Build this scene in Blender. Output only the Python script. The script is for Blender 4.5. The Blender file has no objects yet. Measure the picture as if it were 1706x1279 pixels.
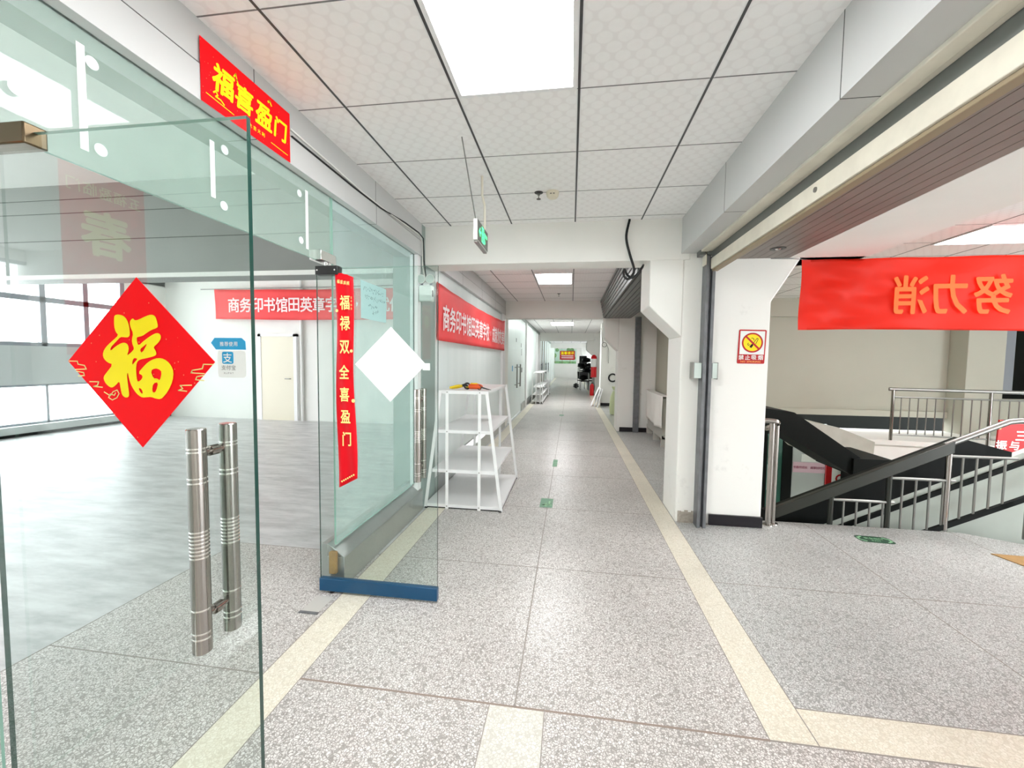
import bpy, bmesh, math, random
from mathutils import Vector, Matrix
random.seed(7)
C = bpy.context.scene.collection
PI = math.pi
scene = bpy.context.scene

# ---------------------------------------------------------------- camera
cam_data = bpy.data.cameras.new('camera')
cam = bpy.data.objects.new('camera', cam_data); C.objects.link(cam)
cam_data.sensor_fit = 'HORIZONTAL'; cam_data.sensor_width = 36.0
cam_data.lens = 685.867 / 1706 * 36.0
cam_data.clip_start = 0.02; cam_data.clip_end = 300
PITCH, YAW, ROLL, CAMZ = -0.0569, 0.1415, 0.0126, 1.4995
fw = Vector((-math.sin(YAW)*math.cos(PITCH), math.cos(YAW)*math.cos(PITCH), math.sin(PITCH)))
rt = Vector((math.cos(YAW), math.sin(YAW), 0)); up = rt.cross(fw)
r2 = rt*math.cos(ROLL) + up*math.sin(ROLL); u2 = -rt*math.sin(ROLL) + up*math.cos(ROLL)
M = Matrix((r2, u2, -fw)).transposed().to_4x4(); M.translation = Vector((0, 0, CAMZ))
cam.matrix_world = M
scene.camera = cam

# ---------------------------------------------------------------- world (overcast daylight) and exposure
world = bpy.data.worlds.new('world'); scene.world = world; world.use_nodes = True
bg = world.node_tree.nodes['Background']
bg.inputs['Color'].default_value = (0.93, 0.97, 1.0, 1)
bg.inputs['Strength'].default_value = 2.9
scene.view_settings.view_transform = 'Standard'
scene.view_settings.look = 'None'
scene.view_settings.gamma = 1.0
scene.view_settings.use_curve_mapping = False
scene.view_settings.exposure = 1.75
LED = 8.5          # strength of the ceiling panels
cy = scene.cycles
cy.max_bounces = 9; cy.diffuse_bounces = 5; cy.glossy_bounces = 4; cy.transparent_max_bounces = 16
cy.transmission_bounces = 8; cy.use_denoising = True; cy.sample_clamp_indirect = 6.0

# ---------------------------------------------------------------- materials
def lin(r, g, b):
    f = lambda c: (c/255/12.92) if c/255 <= 0.04045 else ((c/255+0.055)/1.055)**2.4
    return (f(r), f(g), f(b), 1.0)
def mat(name, col, rough=0.6, metal=0.0, spec=0.5, emit=0.0, noise=0.0, nscale=4.0, bump=0.0, trans=0.0):
    m = bpy.data.materials.new(name); m.use_nodes = True
    nt = m.node_tree; b = nt.nodes['Principled BSDF']
    b.inputs['Base Color'].default_value = col; b.inputs['Roughness'].default_value = rough
    b.inputs['Metallic'].default_value = metal; b.inputs['Specular IOR Level'].default_value = spec
    if emit:
        b.inputs['Emission Color'].default_value = col; b.inputs['Emission Strength'].default_value = emit
    if noise or bump:
        g = nt.nodes.new('ShaderNodeNewGeometry'); n = nt.nodes.new('ShaderNodeTexNoise')
        n.inputs['Scale'].default_value = nscale; n.inputs['Detail'].default_value = 6
        nt.links.new(g.outputs['Position'], n.inputs['Vector'])
        if noise:
            r = nt.nodes.new('ShaderNodeMapRange')
            r.inputs['From Min'].default_value = 0.3; r.inputs['From Max'].default_value = 0.7
            r.inputs['To Min'].default_value = 1-noise; r.inputs['To Max'].default_value = 1.0
            nt.links.new(n.outputs['Fac'], r.inputs['Value'])
            x = nt.nodes.new('ShaderNodeMix'); x.data_type = 'RGBA'; x.blend_type = 'MULTIPLY'
            x.inputs[0].default_value = 1.0; x.inputs[6].default_value = col
            nt.links.new(r.outputs['Result'], x.inputs[7]); nt.links.new(x.outputs[2], b.inputs['Base Color'])
        if bump:
            bp = nt.nodes.new('ShaderNodeBump'); bp.inputs['Strength'].default_value = bump; bp.inputs['Distance'].default_value = 0.01
            nt.links.new(n.outputs['Fac'], bp.inputs['Height']); nt.links.new(bp.outputs['Normal'], b.inputs['Normal'])
    return m
def nodes_of(name):
    m = bpy.data.materials.new(name); m.use_nodes = True
    return m, m.node_tree, m.node_tree.nodes['Principled BSDF']
def mth(nt, op, a, b=None, c=None):
    n = nt.nodes.new('ShaderNodeMath'); n.operation = op
    for i, v in enumerate((a, b, c)):
        if v is None: continue
        if isinstance(v, (int, float)): n.inputs[i].default_value = v
        else: nt.links.new(v, n.inputs[i])
    return n.outputs[0]
def mixc(nt, fac, a, b, mode='MIX'):
    n = nt.nodes.new('ShaderNodeMix'); n.data_type = 'RGBA'; n.blend_type = mode
    for i, v in ((0, fac), (6, a), (7, b)):
        if isinstance(v, (int, float)): n.inputs[i].default_value = v
        elif isinstance(v, tuple): n.inputs[i].default_value = v
        else: nt.links.new(v, n.inputs[i])
    return n.outputs[2]

def terrazzo(name, chip_a, chip_b, matrix, scale=75.0, gap=0.085, rough=0.32, speck=True):
    m, nt, b = nodes_of(name)
    g = nt.nodes.new('ShaderNodeNewGeometry')
    nz = nt.nodes.new('ShaderNodeTexNoise'); nz.inputs['Scale'].default_value = 45; nt.links.new(g.outputs['Position'], nz.inputs['Vector'])
    wv = nt.nodes.new('ShaderNodeVectorMath'); wv.operation = 'MULTIPLY_ADD'
    wv.inputs[1].default_value = (0.020, 0.020, 0.020); nt.links.new(nz.outputs['Color'], wv.inputs[0]); nt.links.new(g.outputs['Position'], wv.inputs[2])
    v1 = nt.nodes.new('ShaderNodeTexVoronoi'); v1.feature = 'DISTANCE_TO_EDGE'; v1.inputs['Scale'].default_value = scale
    v2 = nt.nodes.new('ShaderNodeTexVoronoi'); v2.feature = 'F1'; v2.inputs['Scale'].default_value = scale
    for v in (v1, v2): nt.links.new(wv.outputs[0], v.inputs['Vector'])
    sp = nt.nodes.new('ShaderNodeSeparateColor'); nt.links.new(v2.outputs['Color'], sp.inputs[0])
    chip = mixc(nt, sp.outputs[0], chip_a, chip_b)
    dark = mth(nt, 'GREATER_THAN', sp.outputs[1], 0.90)
    chip = mixc(nt, mth(nt, 'MULTIPLY', dark, 0.8), chip, matrix)
    edge = nt.nodes.new('ShaderNodeMapRange'); edge.inputs['From Min'].default_value = gap*0.4; edge.inputs['From Max'].default_value = gap*1.5
    nt.links.new(v1.outputs['Distance'], edge.inputs['Value'])
    col = mixc(nt, edge.outputs['Result'], matrix, chip)
    # wear and dirt patches
    n2 = nt.nodes.new('ShaderNodeTexNoise'); n2.inputs['Scale'].default_value = 1.6; n2.inputs['Detail'].default_value = 5
    nt.links.new(g.outputs['Position'], n2.inputs['Vector'])
    r = nt.nodes.new('ShaderNodeMapRange'); r.inputs['From Min'].default_value = 0.35; r.inputs['From Max'].default_value = 0.65
    r.inputs['To Min'].default_value = 0.88; r.inputs['To Max'].default_value = 1.0; nt.links.new(n2.outputs['Fac'], r.inputs['Value'])
    col = mixc(nt, 1.0, col, r.outputs['Result'], 'MULTIPLY')
    if speck:   # sunflower husks and grit
        v3 = nt.nodes.new('ShaderNodeTexVoronoi'); v3.inputs['Scale'].default_value = 6.5; nt.links.new(wv.outputs[0], v3.inputs['Vector'])
        s3 = nt.nodes.new('ShaderNodeSeparateColor'); nt.links.new(v3.outputs['Color'], s3.inputs[0])
        k = mth(nt, 'MULTIPLY', mth(nt, 'LESS_THAN', v3.outputs['Distance'], 0.038), mth(nt, 'GREATER_THAN', s3.outputs[2], 0.45))
        col = mixc(nt, mth(nt, 'MULTIPLY', k, 0.85), col, (0.03, 0.028, 0.025, 1))
    nt.links.new(col, b.inputs['Base Color']); b.inputs['Roughness'].default_value = rough
    b.inputs['Specular IOR Level'].default_value = 0.55
    return m

def smooth_floor(name):
    m, nt, b = nodes_of(name)
    g = nt.nodes.new('ShaderNodeNewGeometry'); mp = nt.nodes.new('ShaderNodeMapping'); mp.inputs['Scale'].default_value = (1.2, 4.5, 1); mp.inputs['Rotation'].default_value = (0, 0, 0.35)
    nt.links.new(g.outputs['Position'], mp.inputs['Vector'])
    n = nt.nodes.new('ShaderNodeTexNoise'); n.inputs['Scale'].default_value = 1.6; n.inputs['Detail'].default_value = 10; n.inputs['Roughness'].default_value = 0.68
    nt.links.new(mp.outputs[0], n.inputs['Vector'])
    r = nt.nodes.new('ShaderNodeMapRange'); r.inputs['From Min'].default_value = 0.38; r.inputs['From Max'].default_value = 0.62; nt.links.new(n.outputs['Fac'], r.inputs['Value'])
    nt.links.new(mixc(nt, r.outputs['Result'], lin(178, 179, 179), lin(214, 214, 214)), b.inputs['Base Color'])
    b.inputs['Roughness'].default_value = 0.36
    return m

def tile_ceiling(name, light, shade):
    m, nt, b = nodes_of(name)
    g = nt.nodes.new('ShaderNodeNewGeometry'); sx = nt.nodes.new('ShaderNodeSeparateXYZ'); nt.links.new(g.outputs['Position'], sx.inputs[0])
    P = 0.085
    def circ(ox, oy):
        fx = mth(nt, 'SUBTRACT', mth(nt, 'FRACT', mth(nt, 'DIVIDE', mth(nt, 'ADD', sx.outputs[0], 50+ox), P)), 0.5)
        fy = mth(nt, 'SUBTRACT', mth(nt, 'FRACT', mth(nt, 'DIVIDE', mth(nt, 'ADD', sx.outputs[1], 50+oy), P*1.3)), 0.5)
        d = mth(nt, 'SQRT', mth(nt, 'ADD', mth(nt, 'MULTIPLY', fx, fx), mth(nt, 'MULTIPLY', mth(nt, 'MULTIPLY', fy, fy), 1.69)))
        r = nt.nodes.new('ShaderNodeMapRange'); r.inputs['From Min'].default_value = 0.42; r.inputs['From Max'].default_value = 0.34
        nt.links.new(d, r.inputs['Value']); return r.outputs['Result']
    k = mth(nt, 'MAXIMUM', circ(0, 0), circ(P/2, P*0.65))
    n = nt.nodes.new('ShaderNodeTexNoise'); n.inputs['Scale'].default_value = 30; nt.links.new(g.outputs['Position'], n.inputs['Vector'])
    k = mth(nt, 'MULTIPLY', k, mth(nt, 'MULTIPLY_ADD', n.outputs['Fac'], 0.9, 0.4))
    nt.links.new(mixc(nt, k, shade, light), b.inputs['Base Color']); b.inputs['Roughness'].default_value = 0.75
    return m

def glass(name, tint, ior=1.75):
    """clear architectural glass: tinted see-through plus a Fresnel mirror"""
    m = bpy.data.materials.new(name); m.use_nodes = True; nt = m.node_tree
    for n in list(nt.nodes): nt.nodes.remove(n)
    o = nt.nodes.new('ShaderNodeOutputMaterial'); mx = nt.nodes.new('ShaderNodeMixShader')
    t = nt.nodes.new('ShaderNodeBsdfTransparent'); t.inputs[0].default_value = tint
    gl = nt.nodes.new('ShaderNodeBsdfGlossy'); gl.inputs['Roughness'].default_value = 0.0
    f = nt.nodes.new('ShaderNodeFresnel'); f.inputs['IOR'].default_value = ior
    g = nt.nodes.new('ShaderNodeNewGeometry')
    front = mth(nt, 'SUBTRACT', 1.0, g.outputs['Backfacing'])
    nt.links.new(mth(nt, 'MULTIPLY', f.outputs[0], mth(nt, 'MULTIPLY', front, 1.0)), mx.inputs[0])
    nt.links.new(t.outputs[0], mx.inputs[1]); nt.links.new(gl.outputs[0], mx.inputs[2]); nt.links.new(mx.outputs[0], o.inputs[0])
    return m

def frosted(name, col):
    m, nt, b = nodes_of(name)
    b.inputs['Base Color'].default_value = col; b.inputs['Roughness'].default_value = 0.3
    g = nt.nodes.new('ShaderNodeNewGeometry'); mp = nt.nodes.new('ShaderNodeMapping'); mp.inputs['Scale'].default_value = (1, 5, 0.15)
    nt.links.new(g.outputs['Position'], mp.inputs['Vector'])
    n = nt.nodes.new('ShaderNodeTexNoise'); n.inputs['Scale'].default_value = 1.2; n.inputs['Detail'].default_value = 3; nt.links.new(mp.outputs[0], n.inputs['Vector'])
    k = mixc(nt, n.outputs['Fac'], (col[0]*0.86, col[1]*0.88, col[2]*0.88, 1), col); nt.links.new(k, b.inputs['Base Color'])
    t = nt.nodes.new('ShaderNodeBsdfTranslucent'); nt.links.new(k, t.inputs[0])
    x = nt.nodes.new('ShaderNodeMixShader'); x.inputs[0].default_value = 0.35
    nt.links.new(b.outputs[0], x.inputs[1]); nt.links.new(t.outputs[0], x.inputs[2]); nt.links.new(x.outputs[0], nt.nodes['Material Output'].inputs[0])
    return m

def dusty(name, base, dust, amount):
    m = base.copy(); m.name = name; nt = m.node_tree
    out = [n for n in nt.nodes if n.type == 'OUTPUT_MATERIAL'][0]; src = out.inputs[0].links[0].from_socket
    d = nt.nodes.new('ShaderNodeBsdfDiffuse'); d.inputs[0].default_value = dust
    t = nt.nodes.new('ShaderNodeBsdfTranslucent'); t.inputs[0].default_value = dust
    a = nt.nodes.new('ShaderNodeAddShader'); 
    m1 = nt.nodes.new('ShaderNodeMixShader'); m1.inputs[0].default_value = 0.5
    nt.links.new(d.outputs[0], m1.inputs[1]); nt.links.new(t.outputs[0], m1.inputs[2]); nt.nodes.remove(a)
    m2 = nt.nodes.new('ShaderNodeMixShader')
    g = nt.nodes.new('ShaderNodeNewGeometry'); n = nt.nodes.new('ShaderNodeTexNoise'); n.inputs['Scale'].default_value = 5; n.inputs['Detail'].default_value = 6
    nt.links.new(g.outputs['Position'], n.inputs['Vector'])
    nt.links.new(mth(nt, 'MULTIPLY', mth(nt, 'MULTIPLY_ADD', n.outputs['Fac'], 0.6, 0.7), amount), m2.inputs[0])
    nt.links.new(src, m2.inputs[1]); nt.links.new(m1.outputs[0], m2.inputs[2]); nt.links.new(m2.outputs[0], out.inputs[0])
    return m

def paper(name, col, speck_col=None, rough=0.55, density=42):
    m, nt, b = nodes_of(name)
    b.inputs['Roughness'].default_value = rough; b.inputs['Specular IOR Level'].default_value = 0.2
    if speck_col is None:
        b.inputs['Base Color'].default_value = col; return m
    g = nt.nodes.new('ShaderNodeNewGeometry')
    v = nt.nodes.new('ShaderNodeTexVoronoi'); v.inputs['Scale'].default_value = density; nt.links.new(g.outputs['Position'], v.inputs['Vector'])
    k = mth(nt, 'LESS_THAN', v.outputs['Distance'], 0.07)
    nt.links.new(mixc(nt, mth(nt, 'MULTIPLY', k, 0.7), col, speck_col), b.inputs['Base Color'])
    return m

def stained_wall(name, col):
    m, nt, b = nodes_of(name)
    g = nt.nodes.new('ShaderNodeNewGeometry')
    n = nt.nodes.new('ShaderNodeTexNoise'); n.inputs['Scale'].default_value = 3.2; n.inputs['Detail'].default_value = 9; n.inputs['Roughness'].default_value = 0.7
    nt.links.new(g.outputs['Position'], n.inputs['Vector'])
    r = nt.nodes.new('ShaderNodeMapRange'); r.inputs['From Min'].default_value = 0.60; r.inputs['From Max'].default_value = 0.78
    nt.links.new(n.outputs['Fac'], r.inputs['Value'])
    nt.links.new(mixc(nt, mth(nt, 'MULTIPLY', r.outputs['Result'], 0.45), col, (0.45, 0.44, 0.41, 1)), b.inputs['Base Color'])
    b.inputs['Roughness'].default_value = 0.7
    return m

MT = {}
MT['terrazzo'] = terrazzo('terrazzo', lin(238, 235, 232), lin(213, 209, 205), lin(158, 152, 147), scale=88, gap=0.10)
MT['terrazzo_cool_light'] = terrazzo('terrazzo_cool_light', lin(228, 229, 227), lin(204, 205, 203), lin(152, 152, 149), scale=92, gap=0.10)  # cooler copy of the terrazzo; hall light put into the colour
MT['inlay'] = terrazzo('inlay', lin(243, 238, 224), lin(234, 228, 210), lin(220, 213, 194), speck=False)
MT['inlay_pale'] = terrazzo('inlay_pale', lin(236, 234, 226), lin(226, 224, 214), lin(208, 205, 194), speck=False)
MT['joint'] = mat('joint', lin(150, 143, 136), 0.6)
MT['joint_rust'] = mat('joint_rust', lin(150, 134, 124), 0.6)
MT['concrete_floor'] = smooth_floor('concrete_floor')
MT['white_wall'] = mat('white_wall', lin(246, 245, 240), 0.75, noise=0.04, nscale=2.0)
MT['stained_wall'] = stained_wall('stained_wall', lin(245, 244, 239))
MT['tile'] = tile_ceiling('tile', lin(250, 249, 248), lin(243, 241, 240))
MT['grid_dark'] = mat('grid_dark', lin(70, 70, 72), 0.5)
MT['grid_thin'] = mat('grid_thin', lin(120, 120, 120), 0.5)
MT['fascia'] = mat('fascia', lin(196, 197, 196), 0.38, spec=0.5)
MT['fascia_dark'] = mat('fascia_dark', lin(146, 160, 155), 0.4)
MT['seam'] = mat('seam', lin(60, 62, 60), 0.6)
MT['steel'] = mat('steel', lin(178, 182, 180), 0.28, metal=0.75, noise=0.1, nscale=5)
MT['stainless'] = mat('stainless', lin(164, 159, 154), 0.16, metal=1.0)
MT['groove'] = mat('groove', lin(235, 232, 228), 0.2, metal=1.0)
MT['dull_steel'] = mat('dull_steel', lin(150, 150, 146), 0.35, metal=0.85)
MT['galv'] = mat('galv', lin(132, 134, 138), 0.42, metal=0.6, noise=0.25, nscale=14)
MT['shutter'] = mat('shutter', lin(122, 126, 124), 0.4, metal=0.4, noise=0.1)
MT['slat_soffit'] = mat('slat_soffit', lin(138, 130, 124), 0.5, metal=0.2, noise=0.15, nscale=3)
MT['cream_metal'] = mat('cream_metal', lin(228, 222, 206), 0.45, noise=0.14, nscale=8)
MT['glass'] = glass('glass', (0.925, 0.962, 0.948, 1))
MT['glass_dusty'] = dusty('glass_dusty', MT['glass'], lin(196, 214, 204), 0.26)
MT['glass_hazy'] = dusty('glass_hazy', MT['glass'], lin(220, 240, 236), 0.22)
MT['glass_edge'] = mat('glass_edge', lin(20, 62, 54), 0.15, spec=0.7)
MT['glass_edge_pale'] = mat('glass_edge_pale', lin(150, 190, 175), 0.15, spec=0.7)
MT['frosted'] = frosted('frosted', lin(246, 250, 248))
MT['milk_plastic'] = mat('milk_plastic', lin(206, 218, 212), 0.4)
MT['white_metal'] = mat('white_metal', lin(240, 240, 240), 0.4)
MT['white_plastic'] = mat('white_plastic', lin(236, 236, 232), 0.4)
MT['ivory_plastic'] = mat('ivory_plastic', lin(232, 224, 204), 0.4)
MT['black'] = mat('black', lin(16, 16, 17), 0.4)
MT['black_rubber'] = mat('black_rubber', lin(22, 23, 24), 0.6)
MT['black_skirting'] = mat('black_skirting', lin(24, 20, 27), 0.3)
MT['bronze'] = mat('bronze', lin(104, 90, 70), 0.3, metal=0.9)
MT['chrome'] = mat('chrome', lin(215, 215, 213), 0.12, metal=1.0)
MT['blue_rail'] = mat('blue_rail', lin(8, 70, 108), 0.3)
MT['floor_plate'] = mat('floor_plate', lin(196, 194, 188), 0.4)
MT['cardboard'] = mat('cardboard', lin(176, 138, 84), 0.8, noise=0.2, nscale=20)
MT['red_paper'] = paper('red_paper', lin(255, 6, 20), lin(255, 150, 110), rough=0.75)
MT['red_deep'] = paper('red_deep', lin(222, 10, 28))
MT['gold'] = mat('gold', lin(255, 238, 20), 0.6, spec=0.2)
MT['pale_gold'] = mat('pale_gold', lin(248, 232, 140), 0.5)
MT['white_paper'] = mat('white_paper', lin(240, 243, 240), 0.7)
MT['blue_paper'] = mat('blue_paper', lin(176, 214, 214), 0.7)
MT['ink'] = mat('ink', lin(52, 84, 92), 0.7)
MT['sticker_blue'] = mat('sticker_blue', lin(18, 160, 214), 0.4)
MT['ink_grey'] = mat('ink_grey', lin(120, 120, 120), 0.6)
MT['banner'] = mat('banner', lin(250, 72, 74), 0.6, noise=0.06, nscale=6)
MT['banner_text'] = mat('banner_text', lin(250, 232, 232), 0.6)
MT['banner_orange'] = mat('banner_orange', lin(248, 120, 40), 0.6)
MT['led'] = mat('led', (1, 1, 1, 1), 0.5, emit=LED)
MT['green_light'] = mat('green_light', lin(70, 235, 140), 0.4, emit=0.9)
MT['sign_grey'] = mat('sign_grey', lin(96, 98, 92), 0.4)
MT['green_sticker'] = mat('green_sticker', lin(112, 158, 128), 0.5)
MT['green_dark'] = mat('green_dark', lin(20, 70, 44), 0.5)
MT['green_pale'] = mat('green_pale', lin(150, 205, 160), 0.5)
MT['sign_red'] = mat('sign_red', lin(190, 20, 28), 0.4)
MT['sign_yellow'] = mat('sign_yellow', lin(255, 226, 0), 0.4)
MT['sign_orange'] = mat('sign_orange', lin(255, 170, 90), 0.4)
MT['cream_door'] = mat('cream_door', lin(232, 226, 206), 0.5)
MT['room_beam'] = mat('room_beam', lin(140, 142, 138), 0.5, noise=0.12, nscale=1.5)
MT['grey_wall'] = mat('grey_wall', lin(188, 188, 174), 0.8, noise=0.06, nscale=1.0)
MT['olive_wall'] = mat('olive_wall', lin(182, 180, 164), 0.8)
MT['rail_edge'] = mat('rail_edge', lin(150, 134, 108), 0.5)
MT['alu'] = mat('alu', lin(150, 156, 164), 0.4, metal=0.3)
MT['sill_panel'] = mat('sill_panel', lin(196, 202, 202), 0.6)
MT['dark_steel_shade'] = mat('dark_steel_shade', lin(9, 14, 12), 0.6, spec=0.2)  # steel bars; also paints shade on unlit stair slabs and lower walls
MT['rail_paint'] = mat('rail_paint', lin(46, 48, 42), 0.35, metal=0.3)
MT['dark_glass'] = mat('dark_glass', lin(8, 12, 12), 0.12, spec=0.3)
MT['green_glass'] = mat('green_glass', lin(70, 116, 104), 0.1, spec=0.6)
MT['stone'] = mat('stone', lin(190, 190, 178), 0.7, noise=0.12, nscale=6)
MT['pale_wall'] = mat('pale_wall', lin(206, 214, 204), 0.7, noise=0.15, nscale=2)
MT['cloth'] = mat('cloth', lin(242, 240, 234), 0.9)
MT['radiator'] = mat('radiator', lin(196, 194, 186), 0.5)
MT['yellow_plastic'] = mat('yellow_plastic', lin(236, 204, 30), 0.35)
MT['orange_plastic'] = mat('orange_plastic', lin(222, 84, 26), 0.35)
MT['red_gloss'] = mat('red_gloss', lin(214, 20, 30), 0.25)
MT['sack'] = mat('sack', lin(214, 222, 178), 0.6, bump=0.6, nscale=18)
MT['mural_green'] = mat('mural_green', lin(150, 205, 140), 0.6, noise=0.5, nscale=5)
MT['mural_pale'] = mat('mural_pale', lin(208, 236, 220), 0.6)
MT['pink_strip'] = mat('pink_strip', lin(232, 200, 214), 0.6)
MT['dust_film'] = mat('dust_film', lin(214, 224, 220), 0.8)
MT['brown_frame'] = mat('brown_frame', lin(140, 110, 84), 0.5)

# ---------------------------------------------------------------- mesh helpers
class MB:
    def __init__(s): s.v = []; s.f = []; s.m = []
    def add(s, vs, fs, m=0):
        o = len(s.v); s.v += [tuple(p) for p in vs]
        for f in fs: s.f.append([i+o for i in f]); s.m.append(m)
        return s
    def box(s, x0, x1, y0, y1, z0, z1, m=0):
        vs = [(x, y, z) for x in (x0, x1) for y in (y0, y1) for z in (z0, z1)]
        return s.add(vs, [(0,1,3,2),(4,6,7,5),(0,4,5,1),(2,3,7,6),(0,2,6,4),(1,5,7,3)], m)
    def bar(s, p0, p1, w, h, m=0, upv=(0,0,1)):
        p0, p1 = Vector(p0), Vector(p1); d = (p1-p0).normalized(); u = Vector(upv)
        if abs(d.dot(u)) > 0.99: u = Vector((0,1,0))
        a = d.cross(u).normalized(); b = a.cross(d).normalized()
        vs = [p + a*w/2*i + b*h/2*j for p in (p0, p1) for i, j in ((-1,-1),(1,-1),(1,1),(-1,1))]
        return s.add(vs, [(0,1,2,3),(7,6,5,4),(0,4,5,1),(1,5,6,2),(2,6,7,3),(3,7,4,0)], m)
    def prism(s, poly, axis, a, b, m=0):
        n = len(poly)
        def P(q, t):
            if axis == 'y': return (q[0], t, q[1])
            if axis == 'x': return (t, q[0], q[1])
            return (q[0], q[1], t)
        vs = [P(q, a) for q in poly] + [P(q, b) for q in poly]
        fs = [list(range(n)), list(range(2*n-1, n-1, -1))] + [(i, i+n, (i+1) % n+n, (i+1) % n) for i in range(n)]
        return s.add(vs, fs, m)
    def quad(s, a, b, c, d, m=0): return s.add([a, b, c, d], [(0,1,2,3)], m)
    def tube(s, pts, r, n=10, m=0, closed=False):
        pts = [Vector(p) for p in pts]; k = len(pts); rings = []
        prev = None
        for i, p in enumerate(pts):
            if closed: d = (pts[(i+1) % k]-pts[i-1]).normalized()
            else: d = (pts[min(i+1, k-1)]-pts[max(i-1, 0)]).normalized()
            if prev is None:
                u = Vector((0,0,1)) if abs(d.z) < 0.9 else Vector((1,0,0))
                a = d.cross(u).normalized()
            else:
                a = prev - d*prev.dot(d); a.normalize()
            prev = a; b = d.cross(a)
            rr = r[i] if isinstance(r, (list, tuple)) else r
            rings.append([p + a*rr*math.cos(2*PI*j/n) + b*rr*math.sin(2*PI*j/n) for j in range(n)])
        vs = [q for R in rings for q in R]; fs = []
        for i in range(k if closed else k-1):
            o, o2 = i*n, ((i+1) % k)*n
            fs += [(o+j, o+(j+1) % n, o2+(j+1) % n, o2+j) for j in range(n)]
        if not closed: fs += [list(range(n-1, -1, -1)), [(k-1)*n+j for j in range(n)]]
        return s.add(vs, fs, m)
    def lathe(s, prof, c, axis='z', n=20, m=0, mats=None):
        def P(r, t, a):
            x, y = r*math.cos(a), r*math.sin(a)
            return {'z': (c[0]+x, c[1]+y, c[2]+t), 'y': (c[0]+x, c[1]+t, c[2]+y), 'x': (c[0]+t, c[1]+x, c[2]+y)}[axis]
        vs = [P(r, t, 2*PI*j/n) for r, t in prof for j in range(n)]
        for i in range(len(prof)-1):
            pass
        o = len(s.v); s.v += vs
        for i in range(len(prof)-1):
            for j in range(n):
                s.f.append([o+i*n+j, o+i*n+(j+1) % n, o+(i+1)*n+(j+1) % n, o+(i+1)*n+j]); s.m.append(mats[i] if mats else m)
        s.f.append([o+j for j in range(n-1, -1, -1)]); s.m.append(mats[0] if mats else m)
        s.f.append([o+(len(prof)-1)*n+j for j in range(n)]); s.m.append(mats[-1] if mats else m)
        return s
    def build(s, name, mats, parent=None, bevel=0.0, smooth=True, loc=None):
        me = bpy.data.meshes.new(name); me.from_pydata(s.v, [], s.f)
        bm = bmesh.new(); bm.from_mesh(me); bmesh.ops.recalc_face_normals(bm, faces=bm.faces); bm.to_mesh(me); bm.free()
        mats = mats if isinstance(mats, (list, tuple)) else [mats]
        for x in mats: me.materials.append(MT[x] if isinstance(x, str) else x)
        for p, i in zip(me.polygons, s.m): p.material_index = i; p.use_smooth = smooth
        if smooth: me.set_sharp_from_angle(angle=math.radians(38))
        o = bpy.data.objects.new(name, me); C.objects.link(o)
        if parent: o.parent = parent
        if bevel:
            b = o.modifiers.new('bevel', 'BEVEL'); b.width = bevel; b.segments = 2; b.limit_method = 'ANGLE'
        return o

def tag(o, label, cat, group=None, kind=None):
    o['label'] = label; o['category'] = cat
    if group: o['group'] = group
    if kind: o['kind'] = kind
    return o
def structure(o, label=None, cat=None):
    o['kind'] = 'structure'
    if label: o['label'] = label
    if cat: o['category'] = cat
    return o
def empty(name, loc=(0, 0, 0), rz=0.0):
    o = bpy.data.objects.new(name, None); C.objects.link(o); o.location = loc; o.rotation_euler = (0, 0, rz)
    o.empty_display_size = 0.1
    return o
def dup(root, loc=None, rz=None):
    r = root.copy(); C.objects.link(r)
    if loc is not None: r.location = loc
    if rz is not None: r.rotation_euler = (0, 0, rz)
    for ch in list(root.children):
        c = ch.copy(); C.objects.link(c); c.parent = r
        for g in list(ch.children):
            d = g.copy(); C.objects.link(d); d.parent = c
    return r

# ---------------------------------------------------------------- lettering helpers
_gl = {}
def glyph(ch):
    """one character as flat outlines, centred, em = 1"""
    k = ch
    if k in _gl: return _gl[k]
    cu = bpy.data.curves.new('t', 'FONT'); cu.body = ch; cu.size = 1.0; cu.resolution_u = 3
    ob = bpy.data.objects.new('t', cu); C.objects.link(ob)
    dg = bpy.context.evaluated_depsgraph_get(); me = bpy.data.meshes.new_from_object(ob.evaluated_get(dg))
    vs = [(v.co.x, v.co.y) for v in me.vertices]; fs = [list(p.vertices) for p in me.polygons]
    bpy.data.objects.remove(ob); bpy.data.curves.remove(cu); bpy.data.meshes.remove(me)
    if vs:
        x0, x1 = min(v[0] for v in vs), max(v[0] for v in vs); y0, y1 = min(v[1] for v in vs), max(v[1] for v in vs)
        w = x1-x0
        vs = [(x-(x0+x1)/2, y-(y0+y1)/2) for x, y in vs]
    else: w = 0.3
    _gl[k] = (vs, fs, w); return _gl[k]
def put(mb, ch, o, u, v, size, bold=0.02, sx=1.0, shear=0.0, rot=0.0, m=0):
    vs, fs, w = glyph(ch); o, u, v = Vector(o), Vector(u), Vector(v)
    c, s_ = math.cos(rot), math.sin(rot); nrm = u.cross(v).normalized()
    offs = [(0, 0)] if bold <= 0 else [(0, 0)] + [(bold*math.cos(PI*k/3), bold*math.sin(PI*k/3)) for k in range(6)]
    for q, (dx, dy) in enumerate(offs):          # heavier stroke: the outline laid down again a little to each side
        pts = []
        for x, y in vs:
            x, y = x+dx, y+dy
            x, y = x*sx + y*shear, y
            x, y = x*c - y*s_, x*s_ + y*c
            pts.append(o + u*x*size + v*y*size - nrm*0.00003*q)
        mb.add(pts, fs, m)
    return w
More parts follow.
